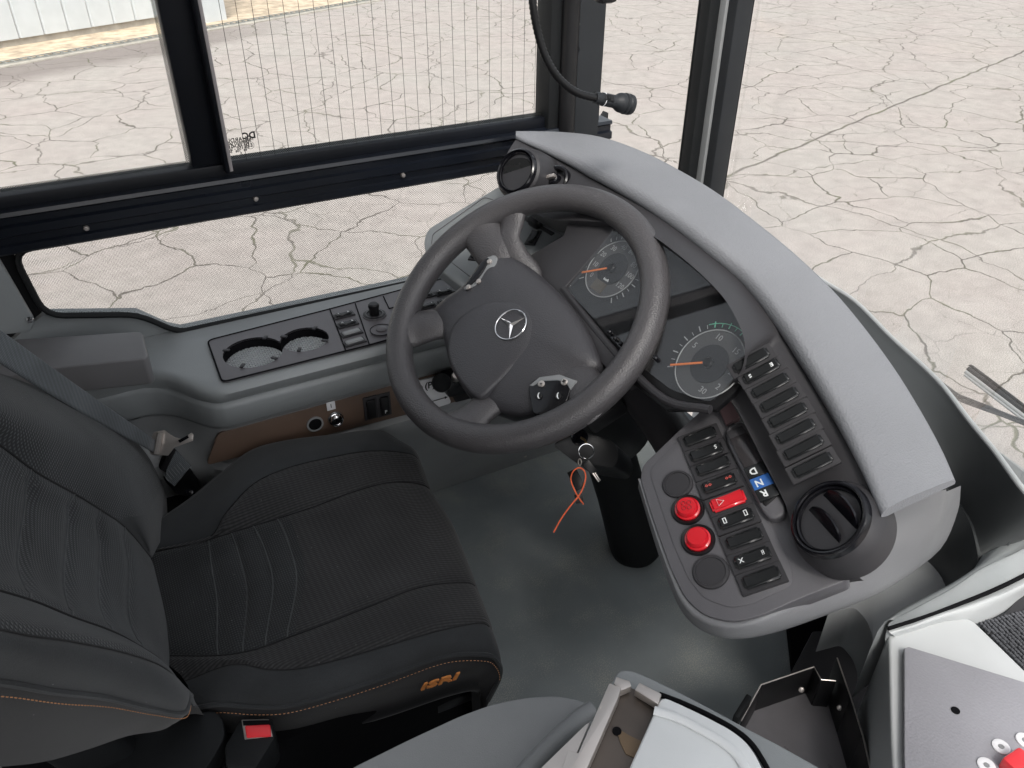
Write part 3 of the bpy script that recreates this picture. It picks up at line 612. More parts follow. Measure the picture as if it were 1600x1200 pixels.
V = list(V); Fc = list(Fc)+[tuple(cap), tuple(cap0[::-1])]+[(j, j+1, (mm_-1)*nn_+j+1, (mm_-1)*nn_+j) for j in range(nn_-1)]
mk('padded_top', V, Fc, G_PAD, dash, ang=55)
# fascia strip under the pad
CPn = unit([-.71, -.02, .71]); CP = (A([.70, 0, .775]), CPn)
Tf = [p+A([.004, 0, -.022*k_]) for p, k_ in zip(mixr(O, I, .93), tk)]
bf = [((783, 262), None, .835), ((800, 310), None, .80), ((850, 340), None, .80), ((905, 345), 1, 0), ((967, 349), 1, 0), ((1010, 363), 1, 0), ((1050, 390), 1, 0), ((1092, 425), 1, 0), ((1128, 462), 1, 0), ((1150, 497), 1, 0), ((1163, 533), 1, 0), ((1160, 575), 1, 0)]
# build as station loft: left housing, visor over the cluster, right switch face
VIS = off(CP, .024)
bots = [S(*p, pl=VIS) if f else S(*p, z=z) for p, f, z in bf]
bots += [S(1135, 612, z=.742), S(1152, 640, z=.728), S(1190, 715, z=.700), S(1228, 790, z=.672), S(1245, 850, z=.655), S(1285, 893, z=.645), S(1330, 893, z=.650)]
tops_px = [None]*7
ci = [0, 3, 6, 9, 11, 13, 14.5, 16, 17, 18, 19, 20, 20.5, 21, 23.2, 25.2, 26.6, 27.8, 29]
Tc = [A([np.interp(c_, range(30), A(Tf)[:, k]) for k in range(3)]) for c_ in ci]
mid1 = [t_*.66+b2*.34+CPn*.004 for t_, b2 in zip(Tc, bots)]; mid2 = [t_*.33+b2*.67+CPn*.004 for t_, b2 in zip(Tc, bots)]
inb = [b2-CPn*.045+A([.0, 0, 0]) for b2 in bots]
loft('fascia', [[t_+A([.03, 0, 0]) for t_ in Tc], Tc, mid1, mid2, bots], G_FASC, dash, 4, 3, ang=50)
loft('fascia_return', [bots, inb], G_FASC, dash, 4, 1, spv=False)
# hidden shell closing the dash towards the windscreen
loft('rear_shell', [[p+A([0, 0, -.02]) for p in mixr(O, I, .10)[:25]], [p+A([.0, .02, -.06]) for p in mixr(O, I, .16)[:25]], [p+A([.02, .04, -.10]) for p in mixr(O, I, .24)[:25]]], G_FASC, dash, 1, 2)
# cluster
clo = [S(u, v, pl=CP) for u, v in ((960, 346), (1015, 352), (1060, 380), (1105, 425), (1150, 480), (1175, 530), (1175, 575), (1150, 610), (1118, 640), (1040, 640), (975, 590), (925, 525), (882, 455), (884, 440))]
cl = prism('instrument_cluster', clo, -CPn*.01, G_BLACK, dash, bev=.001)
LENS = off(CP, .010)
cil = [S(u, v, pl=LENS) for u, v in ((966, 350), (1015, 355), (1060, 383), (1105, 428), (1150, 483), (1168, 530), (1160, 575), (1135, 606), (1112, 630), (1050, 610), (985, 560), (930, 500), (886, 452))]
prism('cluster_lens', fillet(cil, .012), CPn*.002, GL_LENS, cl, bev=0)
fs_ = [S(u, v, pl=off(CP, .010)) for u, v in ((895, 325), (960, 335), (972, 346), (884, 447), (930, 515), (985, 575), (960, 590), (900, 520), (812, 408), (880, 368))]
prism('fascia_side', fs_, -CPn*.05, G_FASC, dash, bev=.002)
# lower lip of the cluster
lip = [S(u, v, pl=off(CP, .006)) for u, v in ((880, 452), (925, 508), (975, 566), (1040, 625), (1110, 640))]
tube('cluster_frame', cr(lip, 4), .006, G_FASC, cl, seg=10)
for u, v in ((953, 519), (962, 529), (971, 538), (1025, 560)): lathe('trip_button', S(u, v, pl=off(CP, .014)), CPn, [(.0035, -.008), (.0035, .003), (.002, .005), (0, .005)], G_GLOSS, cl, seg=14)
def gauge(uv, r, ticks, labels, na, parent, seg_green=None, a_start=0, a_end=270, disp=None, up_uv=None):
    c = S(*uv, pl=off(CP, .002)); n = CPn
    ey = unit(ez-n*(ez@n)); ex = unit(np.cross(ey, n))      # ex to the driver's right
    P = lambda a, rr, h=0: c+n*h+rr*(math.cos(a)*ex+math.sin(a)*ey)
    disc = lathe('gauge', c, n, [(r*.98, -.002), (r*.98, .0008), (0, .0009)], pbr('gauge_face', (.055, .055, .056), .5, var=.03), parent)
    tube('gauge_ring', [P(a, r, .0018) for a in np.linspace(0, 2*math.pi, 73)[:-1]], .0009, G_DIAL, disc, seg=6, closed=True)
    lathe('gauge_centre', c+n*.001, n, [(r*.56, -.001), (r*.56, .0012), (0, .0013)], G_BLACK, disc)
    A_ = lambda s: math.radians(a_start-(a_start-a_end)*s)
    tk_ = []; tg = []
    for i in range(ticks+1):
        a = A_(i/ticks)
        if seg_green and math.degrees(a) < -8: continue
        big = i % 2 == 0
        v = obox(P(a, r*(1.17 if big else 1.14), .0016), P(a, 1)-P(a, 0), unit(np.cross(n, P(a, 1)-P(a, 0))), n, r*(.09 if big else .06), .0008 if big else .0004, .0002)
        (tg if seg_green and seg_green[0] <= i/ticks <= seg_green[1] else tk_).append(v)
    many('tick_marks', tk_, G_DIAL, disc, smooth=False)
    if tg: 
        many('tick_marks', tg, G_GREENP, disc, smooth=False)
        tube('green_arc', [P(A_(s), r*1.2, .0016) for s in np.linspace(*seg_green, 12)], .0007, G_GREENP, disc, seg=4)
    for s, tx in labels:
        a = A_(s); text('numeral', tx, P(a, r*.78, .0018), ex, ey, r*.24, G_DIAL, disc, ext=.0002)
    d = P(math.radians(na), 1)-P(math.radians(na), 0)
    nd = obox(P(math.radians(na), r*.62, .006), d, unit(np.cross(n, d)), n, r*.50, .0014, .0007)
    many('needle', [nd], G_ORANGE, disc); lathe('needle_hub', c+n*.003, n, [(r*.14, -.002), (r*.14, .004), (r*.11, .006), (0, .0065)], G_BLACK, disc, seg=20)
    return disc, P, ex, ey
CG1 = gauge((958, 421), .049, 26, [(0, '0'), (.11, '10'), (.22, '20'), (.33, '30'), (.44, '40'), (.55, '60'), (.70, '80'), (.80, '100'), (.92, '120')], 215, cl, a_start=222, a_end=-45)
CG2 = gauge((1109, 569), .0495, 24, [(.18, '5'), (.38, '10'), (.58, '15'), (.76, '20'), (.9, '2'), (1.02, '30')], 215, cl, seg_green=(.3, .62), a_start=215, a_end=-55)
d_, P_, ex1, ey1 = CG1
G_LCD = pbr('lcd', (.075, .062, .045), .35)
q = P_(math.radians(268), .034, .0015); ob('display', q, ex1, ey1, CPn, .013, .009, .0012, G_LCD, d_, .0003)
text('unit_print', 'km/h', P_(math.radians(285), .020, .003), ex1, ey1, .006, G_WHITE, d_)
# ---- left satellite panel
SPN = unit([-.30, -.10, .95]); SP = (S(760, 350, z=.715), SPN)
sp = [S(u, v, pl=SP) for u, v in ((790, 284), (766, 298), (667, 357), (661, 376), (666, 404), (712, 440), (760, 480), (830, 440), (900, 360), (860, 300))]
sat = prism('satellite_panel', fillet(sp, .02), -SPN*.035, G_CON, dash, bev=.006, seg=3)
spi = [S(u, v, pl=off(SP, .0006)) for u, v in ((757, 308), (676, 366), (674, 382), (690, 398), (745, 440), (812, 412), (880, 368), (770, 312))]
tube('panel_seam', fillet(spi, .008), .0007, G_CUP, sat, seg=5, closed=True)
e_s = S(858, 350, pl=SP)-S(835, 395, pl=SP)
for u, v in ((833, 371), (716, 374), (766, 332), (745, 395)): rocker(S(u, v, pl=off(SP, .002)), S(820, 348, pl=SP)-S(800, 382, pl=SP), SPN, dash, None, .92)
ob('panel_groove', S(835, 350, pl=SP), S(877, 372, pl=SP)-S(800, 328, pl=SP), np.cross(SPN, S(877, 372, pl=SP)-S(800, 328, pl=SP)), SPN, .055, .004, .002, G_FASC, sat, .0006)
ob('lamp_plug', S(836, 347, pl=off(SP, .008)), S(877, 372, pl=SP)-S(800, 328, pl=SP), np.cross(SPN, S(877, 372, pl=SP)-S(800, 328, pl=SP)), SPN, .014, .009, .009, G_BLACK, sat, .004)
# ---- air vents
def vent(uv, n, r, t_=None, z=None, dpx=None):
    c = S(*uv, t=t_) if t_ else S(*uv, z=z); n = unit(n); ea = unit(S(*dpx[1], pl=(c, n))-S(*dpx[0], pl=(c, n))); eb = np.cross(n, ea)
    v = lathe('air_vent', c, n, [(r*1.06, -.05), (r*1.06, .0), (r*1.03, .006), (r*.97, .008), (r*.93, .005), (r*.90, .002), (r*.87, .005), (r*.83, .004), (r*.80, -.004), (r*.78, -.03), (0, -.034)], G_GLOSS, dash, seg=48)
    return v, c, n, ea, eb
v1, c1, n1, a1, b1 = vent((808, 269), (-.80, -.25, .55), .0395, t_=1.43, dpx=((785, 282), (830, 268)))
def flap(v, c, n, ea, eb, r, offb, tilt, mat=G_BLACK):
    d = unit(eb*math.cos(tilt)+n*math.sin(tilt)); nrm = np.cross(ea, d); P = []
    h = math.sqrt(max(0, 1-(offb/r)**2))*r*.92
    for s in np.linspace(-1, 1, 13): P.append(c+eb*offb+ea*h*s+d*(-.019*math.sqrt(max(0, 1-s*s))))
    Q = [p_+d*(.019*math.sqrt(max(0, 1-s*s))*2+.002) for p_, s in zip(P, np.linspace(-1, 1, 13))]
    V = [p_+nrm*.0018 for p_ in P]+[q_+nrm*.0014 for q_ in Q]+[p_-nrm*.0018 for p_ in P]+[q_-nrm*.0014 for q_ in Q]; k = 13; Fc = []
    for i in range(k-1): Fc += [(i, i+1, k+i+1, k+i), (2*k+i, 3*k+i, 3*k+i+1, 2*k+i+1), (i, 2*k+i, 2*k+i+1, i+1), (k+i, k+i+1, 3*k+i+1, 3*k+i)]
    mk('flap', V, Fc, mat, v, recalc=True)
flap(v1, c1-n1*.002, n1, a1, b1, .033, .004, .5, G_BTN); lathe('vent_throat', c1-n1*.022, n1, [(.032, 0), (.032, .002), (0, .002)], G_DEEP, v1)
v2, c2, n2, a2, b2 = vent((1298, 812), (-.70, .20, .68), .0445, z=.698, dpx=((1268, 763), (1320, 818)))
flap(v2, c2-n2*.002, n2, a2, b2, .036, .013, .75, G_GLOSS); flap(v2, c2-n2*.004, n2, a2, b2, .036, -.013, .75, G_GLOSS); lathe('vent_throat', c2-n2*.022, n2, [(.036, 0), (.036, .002), (0, .002)], G_DEEP, v2)
tube('vent_ring', [c2+n2*.006+.0435*.98*(math.cos(q)*a2+math.sin(q)*b2) for q in np.linspace(0, 6.283, 50)[:-1]], .0025, G_GLOSS, v2, seg=8, closed=True)
# housings around vents
lathe('vent_housing', c1-n1*.03, n1, [(.054, -.04), (.052, .0), (.046, .026), (.041, .030)], G_FASC, dash, seg=48)
lathe('vent_housing', c2-n2*.03, n2, [(.056, -.01), (.055, .010), (.052, .022), (.0465, .030)], G_FASC, dash, seg=48)
# light knob
c3 = S(867, 282, t=1.43); n3 = unit([-.75, -.2, .6])
kn_ = lathe('light_switch_knob', c3, n3, [(.028, -.01), (.028, .002), (.025, .004), (.021, .002), (.020, -.006), (.012, -.006), (.011, .010), (.009, .012), (0, .012)], G_GLOSS, dash)
e1, e2, _ = axes(n3); ob('knob_grip', c3+n3*.014, unit(e1+e2*.6), np.cross(n3, unit(e1+e2*.6)), n3, .010, .003, .006, G_STEEL, kn_, .001)
# row of eight rocker switches in the fascia
FN = unit([-.62, .12, .78])
r0 = S(1198, 574, z=.772); r7 = S(1268, 722, z=.712)
px8 = [(1184, 571), (1200, 588), (1214, 610), (1228, 632), (1241, 656), (1253, 681), (1265, 706), (1279, 733)]
zz = [.788, .781, .773, .765, .755, .746, .736, .727]
fp = [S(u-8, v-2, z=z-.006) for (u, v), z in zip(px8, zz)]
dirn = unit(fp[-1]-fp[0]); acr = S(1250, 600, z=.775)-S(1200, 660, z=.735); acr = unit(acr-dirn*(acr@dirn)); fn = unit(np.cross(acr, dirn)); fn = fn if fn[2] > 0 else -fn
for i, p in enumerate(fp):
    q = p+fn*.010; rocker(q, -acr, fn, dash, None, 1.0, ('E', 'S') if i == 1 else None, None, (1.32, 1.02, 1.25))
# ---- right switch panel
QN = unit([-.45, -.10, .887]); Q0 = S(1150, 800, z=.64); QP = (Q0, QN)
qo = [S(u, v, pl=QP) for u, v in ((1117, 622), (1060, 673), (1004, 727), (1000, 748), (1020, 812), (1048, 890), (1070, 935), (1100, 962), (1145, 972), (1190, 962), (1250, 935), (1335, 902), (1300, 880), (1262, 860), (1240, 812), (1190, 715))]
low = prism('switch_panel', fillet(qo, .012), -QN*.03, G_PANEL, dash, bev=.005, seg=3)
qi = [S(u, v, pl=off(QP, .0005)) for u, v in ((1108, 643), (1018, 730), (1016, 742), (1052, 850), (1076, 905), (1100, 935), (1140, 950), (1175, 944), (1238, 915), (1236, 880), (1120, 650))]
pi2 = prism('inset_plate', fillet(qi, .008), QN*.0008, G_PANEL, low, bev=.0004)
ed = S(1114, 672, pl=QP)-S(1074, 690, pl=QP)
lst = [((1094, 684), None, 0), ((1104, 708), ('', 'S'), 0), ((1114, 730), None, 0), ((1124, 757), ('oo', 'oo'), 2), ((1138, 785), ('', ''), 3), ((1150, 812), ('[]', '[]'), 0), ((1163, 843), None, 0), ((1176, 873), ('X', 'ii'), 0), ((1190, 904), None, 0)]
# evenly pitched along the panel
p0, p8 = S(*lst[0][0], pl=off(QP, .004)), S(*lst[8][0], pl=off(QP, .004))
pit = np.linalg.norm(p8-p0)/8; dd_ = unit(p8-p0); exq = unit(ed-dd_*(ed@dd_))
for i, (uv, sy, kd) in enumerate(lst):
    c = S(*uv, pl=off(QP, .004)); s = np.linalg.norm(p8-p0)/8/.0216
    r_ = rocker(c, -exq, QN, dash, ME_CAPR if kd == 3 else None, s, sy[::-1] if sy else None, G_REDP if kd == 2 else G_WHITE)
    if kd == 3:
        m_ = .0045; b = base_of(dash); tri = [c+QN*.0070*s+exq*(-.010+.0) + m_*s*(math.cos(q)*exq+math.sin(q)*dd_) for q in (2.1, 4.19, 6.28)]
        tube('hazard_triangle', tri, .0004, G_WHITE, dash, seg=5, closed=True)
def roundbtn(uv, red, r=.0165):
    c = S(*uv, pl=off(QP, .0015))
    if red:
        b = lathe('button_ring', c, QN, [(r*1.28, -.002), (r*1.28, .002), (r*1.2, .004), (r*1.02, .003), (r*1.0, -.001)], G_BLACK, dash)
        lathe('red_button', c, QN, [(r*.97, 0), (r*.97, .005), (r*.84, .006), (r*.78, .0105), (r*.70, .0125), (0, .013)], G_RED, b)
        if red == 1:
            e1, e2, _ = axes(QN)
            for q in (0, 1.57, 3.14, 4.71): tube('button_mark', [c+QN*.0132+r*.3*(math.cos(q)*e1+math.sin(q)*e2)+r*.16*(math.cos(k)*e1+math.sin(k)*e2) for k in np.linspace(0, 6.283, 9)[:-1]], .0004, pbr('dark_red', (.2, .005, .01), .4), b, seg=4, closed=True)
    else:
        lathe('blank_cap', c, QN, [(r*1.22, -.002), (r*1.22, .0015), (r*1.17, .003), (r*1.0, .0035), (r*.97, .0022), (0, .0022)], G_FASC, dash)
roundbtn((1059, 757), 0); roundbtn((1075, 797), 1); roundbtn((1091, 844), 2); roundbtn((1111, 894), 0, .018)
# red blank next to the cluster and gear selector
SPL = off(QP, .012)
GS = [S(u, v, pl=SPL) for u, v in ((1133, 668), (1155, 656), (1167, 662), (1215, 765), (1228, 790), (1226, 806), (1205, 812), (1192, 800), (1136, 690))]
gs = prism('gear_selector', fillet(GS, .008), -QN*.02, G_PANEL, dash, bev=.004, seg=3)
GI = [S(u, v, pl=off(QP, .0145)) for u, v in ((1138, 678), (1158, 667), (1215, 774), (1195, 791))]
gi = prism('selector_inlay', fillet(GI, .004), -QN*.004, G_BLACK, gs, bev=.0008)
gd = unit(GI[2]-GI[1]); ga = np.cross(QN, gd)
gm = lambda s, a=0: (GI[0]+GI[1])/2*(1-s)+(GI[2]+GI[3])/2*s+ga*a
for s, tx, m_, col in ((.60, 'D', G_BTN, G_WHITE), (.76, 'N', G_BLUE, G_WHITE), (.90, 'R', G_BTN, G_WHITE)):
    c = gm(s)+QN*.001; b = ob('gear_button', c, gd, ga, QN, .0088, .0125, .0022, m_, dash, .001)
    text('letter', tx, c+QN*.0026+ga*(-.0035 if S else 0), -ga, gd, .013, col, b, bold=.0003)
ob('selector_window', gm(.26)+QN*.0008, gd, ga, QN, .030, .011, .0012, pbr('smoked_window', (.035, .032, .034), .15), gs, .0005)
ob('selector_mark', gm(.04)+QN*.001, gd, ga, QN, .006, .011, .0012, G_FASC, gs, .0005)
rb = [S(u, v, pl=off(QP, .004)) for u, v in ((1118, 627), (1132, 610), (1156, 651), (1134, 664))]
prism('plum_blank', fillet(rb, .003), -QN*.01, pbr('plum_plastic', (.17, .11, .115), .3), dash, bev=.001)
# outer light body of the dash below and beside the switch panel
ra = [((1000, 748), .655), ((1020, 812), .640), ((1048, 890), .622), ((1070, 935), .61), ((1100, 962), .602), ((1145, 974), .595), ((1195, 962), .592), ((1260, 932), .595), ((1330, 898), .61), ((1372, 860), .655), ((1378, 820), .69), ((1384, 797), .722)]
rc = [((998, 752), .635), ((1022, 832), .617), ((1045, 900), .598), ((1066, 948), .586), ((1096, 975), .578), ((1140, 988), .57), ((1200, 980), .566), ((1270, 953), .566), ((1360, 918), .572), ((1425, 868), .61), ((1462, 810), .66), ((1472, 766), .715)]
rd = [((1004, 770), .60), ((1030, 855), .58), ((1055, 925), .565), ((1078, 965), .555), ((1108, 988), .545), ((1150, 998), .54), ((1205, 990), .535), ((1278, 966), .53), ((1375, 926), .53), ((1445, 875), .57), ((1474, 812), .625), ((1478, 768), .70)]
ra, rc, rd = [[(S(*p, pl=off(QP, dq)) if i < 6 else S(*p, pl=off(QP, dq))*(max(0, 9-i)/4)+S(*p, z=z)*(1-max(0, 9-i)/4)) if i < 9 else S(*p, z=z) for i, (p, z) in enumerate(L_)] for L_, dq in ((ra, -.003), (rc, -.012), (rd, -.040))]
re_ = [p+A([.09, .03, -.05]) for p in rd]; ri = [p*.9+Q0*.1+A([.02, 0, -.01]) for p in ra]
loft('dash_body', [ri, ra, rc, rd, re_], G_BODY, dash, 4, 4, ang=60)
rf = [p+A([.10, .10, -.02]) for p in re_]
loft('dash_underside', [re_[:-3], rf[:-3], [A([.95, max(.5, p[1]), .40]) for p in rf[:-3]]], G_DEEP, dash, 2, 1)
# ---------------------------------------------------------------- front shell of the bus below the windscreen
sh = root('front_shell', 'grey inner front shell with pale upper edge between dashboard and windscreen', 'body panel', (1.2, .6, 0))
inner = [(1060, 330), (1110, 372), (1165, 420), (1215, 480), (1262, 540), (1310, 590), (1385, 670), (1440, 720), (1488, 772), (1518, 815), (1532, 862), (1534, 880)]
E0 = [S(*p, z=.60) for p in edge_px[:-1]]; E0[-1] = S(1652, 812, z=.56); E0.append(S(1700, 800, z=.490))
Iz = [.60]*6+[.57, .53, .49, .475, .468, .455]
I0 = [S(*p, z=z) for p, z in zip(inner, Iz)]
mid = [a*.5+b*.5-A([0, 0, .03*(1 if i < 9 else .0)]) for i, (a, b) in enumerate(zip(E0, I0))]
G_SHELL = pbr('shell_dark_grey', (.056, .060, .062), .5, .15, 900, var=.08)
loft('shell_slope', [[p+A([.005, 0, -.004]) for p in E0], E0, [a*.93+b*.07-A([0, 0, .006]) for a, b in zip(E0, I0)], mid, I0, [p-A([.012, 0, .02]) for p in I0], [p-A([.02, -.0, .30]) for p in I0]], G_SHELL, sh, 4, 3, ang=60)
tube('pale_edge', cr([p+A([.004, 0, .001]) for p in E0], 5), .0042, G_LIGHT, sh, seg=10)
loft('outer_skin', [[p+A([.005, 0, -.006]) for p in E0[:-2]], [p+A([.022, 0, -.05]) for p in E0[:-2]], [p+A([.04, 0, -.45]) for p in E0[:-2]], [p+A([.0, 0, -1.2]) for p in E0[:-2]]], G_WHITEP, sh, 4, 2)
nose = [S(1546, 694, z=.56), S(1562, 705, z=.56), S(1598, 731, z=.56), S(1660, 775, z=.56), S(1700, 800, z=.56), S(1640, 770, z=.56)]
prism('nose_panel', nose, (0, 0, -.3), G_CON, sh, bev=.004)
# lower right corner mouldings
r0_ = [((1372, 985), .455), ((1400, 962), .46), ((1440, 941), .463), ((1480, 921), .466), ((1512, 900), .468), ((1530, 876), .47), ((1545, 850), .46)]
r1_ = [((1396, 968), .475), ((1412, 960), .48), ((1450, 940), .484), ((1490, 918), .487), ((1535, 888), .49), ((1600, 856), .492), ((1690, 800), .495)]
r2_ = [((1386, 981), .455), ((1412, 973), .457), ((1450, 961), .458), ((1500, 942), .46), ((1550, 922), .462), ((1600, 898), .465), ((1690, 850), .47)]
ro = [[S(*p, z=z) for p, z in L_] for L_ in (r0_, r1_, r2_)]
loft('corner_ledge', [[p-A([0, 0, .15]) for p in ro[0]], ro[0], ro[1], [a*.9+b*.1 for a, b in zip(ro[1], ro[2])], ro[2], [p-A([.0, .01, .05]) for p in ro[2]]], G_CON, sh, 4, 3, ang=50)
tube('seam_gasket', cr([p-A([0, .001, .0]) for p in ro[2]], 4), .0032, G_DEEP, sh, seg=8)
# curved upright wall behind the dashboard end
uw = [S(u, v, z=.36) for u, v in ((1290, 960), (1360, 925), (1430, 870), (1466, 826), (1480, 856), (1487, 893), (1478, 930), (1420, 975), (1386, 1000), (1362, 1022), (1364, 995), (1355, 970), (1335, 948))]
prism('upright_panel', fillet(uw, .01), (0, 0, -.09), G_CON2, sh, bev=.003)
prism('kick_panel', [S(u, v, z=.10) for u, v in ((1270, 985), (1345, 985), (1375, 1050), (1390, 1120), (1310, 1130), (1225, 1070))], (0, 0, -.09), G_FASC, sh, bev=.004)
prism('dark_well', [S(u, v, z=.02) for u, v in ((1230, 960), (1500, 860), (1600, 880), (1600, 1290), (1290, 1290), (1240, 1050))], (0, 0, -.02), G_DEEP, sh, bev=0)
box('added_side_wall', (-3.0, -1.30, -.3), (1.05, -1.25, .95), G_LIGHT, None, bev=.002, label='unseen grey wall added on the entrance side to hold back light', cat='wall')  # out of view, added to cut low light reaching the floor
# ---------------------------------------------------------------- steering column
WC = A([.540, .975, .724]); WN = unit([-.567, -.164, .807])
we1 = unit(np.cross(WN, [0, 1., 0])); we2 = np.cross(WN, we1)
col = root('steering_column', 'black steering column with ignition housing rising from the floor to the wheel', 'steering column', WC-WN*.85)
fb = S(998, 862, z=.0); cb = WC-WN*.36
tube('column_boot', cr([fb, fb*.8+cb*.2, fb*.55+cb*.45, fb*.25+cb*.75, cb], 4), np.interp(np.linspace(0, 1, 17), [0, .04, .12, .5, 1], [.045, .058, .060, .052, .050]), G_RUB, col, seg=28)
tube('column_cover', [WC-WN*.46, WC-WN*.44, WC-WN*.34, WC-WN*.22, WC-WN*.14, WC-WN*.06], [.075, .088, .092, .088, .075, .055], G_BLACK, col, seg=32)
ic = [S(u, v, t=1.34) for u, v in ((862, 694), (905, 672), (960, 690), (968, 712), (960, 732), (898, 722), (880, 708))]
prism('ignition_housing', fillet(ic, .01), (.05, .02, -.06), G_BLACK, col, bev=.003)
q = S(906, 684, t=1.33); lathe('ignition_lock', q, (-.5, -.4, .75), [(.014, 0), (.014, .004), (.011, .006), (.009, .002), (0, .002)], G_GLOSS, col, seg=24)
lr = [S(u, v, t=t_) for u, v, t_ in ((905, 545, 1.36), (960, 570, 1.33), (1010, 625, 1.27), (1050, 680, 1.2), (1085, 740, 1.13))]
tube('knee_roll', cr(lr, 4), .034, G_FASC, dash, seg=24)
st = [S(925, 655, t=1.25), S(972, 632, t=1.24), S(1000, 640, t=1.24)]
ob('stalk_housing', S(945, 645, t=1.27), S(970, 630, t=1.27)-S(925, 660, t=1.27), WN, np.cross(S(970, 630, t=1.27)-S(925, 660, t=1.27), WN), .034, .018, .014, G_BLACK, col, .006)
# ---------------------------------------------------------------- steering wheel
wh = root('steering_wheel', 'four spoke steering wheel with dark grained rim and star badge on its hub', 'steering wheel', WC)
RR, TR = .2170, .0222
ring = [WC+RR*(math.cos(a)*we1+math.sin(a)*we2) for a in np.linspace(0, 2*math.pi, 121)[:-1]]
tube('rim', ring, TR, G_WHEEL, wh, seg=28, closed=True, nrm=WN)
for o__ in wh.children: pass
def WP(u, v, h=0): return S(u, v, pl=(WC+WN*h, WN))
def spoke(pts, rad, flat=.5):
    Q = [WP(u, v, h) for u, v, h in pts]; d_ = unit(Q[0]-WC-WN*((Q[0]-WC)@WN)); Q[0] = WC+d_*RR-WN*.001; P = cr(Q, 6); rd_ = np.interp(np.linspace(0, 1, len(P)), np.linspace(0, 1, len(rad)), rad)
    tube('spoke', P, rd_, G_WHEEL, wh, seg=24, flat=flat, nrm=WN)
spoke([(745, 350, -.007), (758, 372, -.010), (775, 398, -.016), (790, 425, -.030), (800, 450, -.036)], [.038, .036, .034, .034, .036])
spoke([(805, 335, -.007), (800, 350, -.008), (796, 374, -.010), (806, 402, -.022), (822, 428, -.038), (828, 450, -.060)], [.026, .022, .019, .022, .026, .028])
spoke([(632, 520, -.007), (650, 514, -.010), (680, 508, -.016), (715, 505, -.032), (750, 510, -.036)], [.038, .035, .029, .029, .034])
spoke([(716, 672, -.007), (732, 662, -.010), (748, 645, -.014), (775, 620, -.026), (790, 600, -.036)], [.038, .034, .027, .028, .034])
spoke([(950, 655, -.003), (932, 632, -.007), (912, 610, -.014), (888, 585, -.028), (860, 560, -.036)], [.036, .034, .034, .036, .036])
hub = [(765, 401), (795, 402), (835, 424), (878, 462), (912, 505), (935, 548), (944, 580), (925, 588), (905, 600), (890, 622), (882, 640), (850, 652), (812, 655), (778, 646), (742, 629), (722, 604), (706, 574), (698, 540), (690, 512), (679, 492), (700, 470), (726, 452), (745, 428)]
ho = even(cr([WP(u, v, -.028) for u, v in hub], 6, True), 72); hc = WP(806, 522, -.028)
def dome(name, out, c, prof, mat, parent):
    rows = [[c+(p-c)*s+WN*h for p in out] for s, h in prof]; V, Fc = grid(rows, True); Fc.append(tuple(range(len(V)-len(out), len(V))))
    return mk(name, V, Fc, mat, parent, ang=65)
G_HUB = pbr('hub_leather', (.046, .045, .050), .42, .6, 520, var=.06, spec=.6)
hb = dome('hub_cover', ho, hc, [(.90, -.04), (.985, -.02), (1.0, 0), (.988, .009), (.96, .015), (.88, .021), (.7, .027), (.45, .031), (.2, .032), (.02, .032)], G_HUB, wh)
hi = [(700, 545), (708, 510), (735, 484), (772, 470), (808, 471), (832, 490), (838, 515), (828, 545), (802, 575), (774, 602), (748, 622), (722, 600), (706, 572)]
hio = even(cr([WP(u, v, .0) for u, v in hi], 6, True), 60); hic = WP(768, 535, .0)
dome('airbag_pad', hio, hic, [(1.02, -.012), (1.0, -.001), (.975, .002), (.93, .0035), (.7, .0065), (.4, .008), (.02, .0085)], G_HUB, wh)
tube('hub_seam', [hc+(p-hc)*.992+WN*(-.008) for p in even(cr([WP(u, v, -.028) for u, v in hub[1:7]], 6), 40)], .0016, G_CON2, hb, seg=6)
# badge
EC = WP(798, 507, .0095); er = .0262
up_ = unit(WP(798, 487, .0095)-EC); rt_ = np.cross(up_, WN)
em = tube('badge', [EC+er*(math.cos(a)*rt_+math.sin(a)*up_) for a in np.linspace(0, 2*math.pi, 61)[:-1]], .0013, G_CHROME, wh, seg=10, closed=True)
def sdir(u, v): return unit(WP(u, v, .0095)-EC)
star = []
for d in (sdir(796, 526), sdir(778, 494), sdir(822, 495)):
    s_ = np.cross(WN, d); base = EC-WN*.0005; V = [base+s_*.0042, base-s_*.0042, EC+d*er, EC+WN*.0026, base-d*.002]
    star.append((V, [(0, 2, 3), (2, 1, 3), (0, 3, 4), (3, 1, 4)]))
many('badge_star', star, G_CHROME, em, smooth=False)
# button pods
def pod(uvs, h, name, m=G_GLOSS): return prism(name, cr([WP(u, v, h) for u, v in uvs], 4, True), -WN*.016, m, wh, bev=.0018, seg=3)
p1 = pod([(827, 602), (843, 590), (874, 586), (901, 596), (891, 610), (884, 628), (864, 643), (836, 647), (829, 625)], .002, 'button_pod')
prism('pod_trim', [WP(u, v, .0033) for u, v in ((827, 602), (843, 589), (874, 585), (902, 595), (891, 609), (886, 600), (872, 594), (846, 595), (832, 603))], -WN*.006, G_CON2, p1, bev=.0008)
for u, v, s in ((846, 600, '-'), (882, 597, '+'), (842, 619, 'c'), (872, 619, 'c')):
    q = WP(u, v, .0027); lathe('pod_button', q, WN, [(.0052, -.001), (.0052, .0012), (.004, .002), (0, .002)], G_BLACK if s == 'c' else G_STEEL, p1, seg=20)
    text('button_mark', {'c': '(', '-': '-', '+': '+'}[s], q+WN*.0024, rt_, up_, .010, G_WHITE if s == 'c' else G_BLACK, p1, bold=.0004)
p2 = pod([(764, 400), (776, 401), (773, 416), (762, 432), (748, 443), (734, 450), (724, 451), (737, 436), (748, 418)], -.002, 'button_pod', G_CON2)
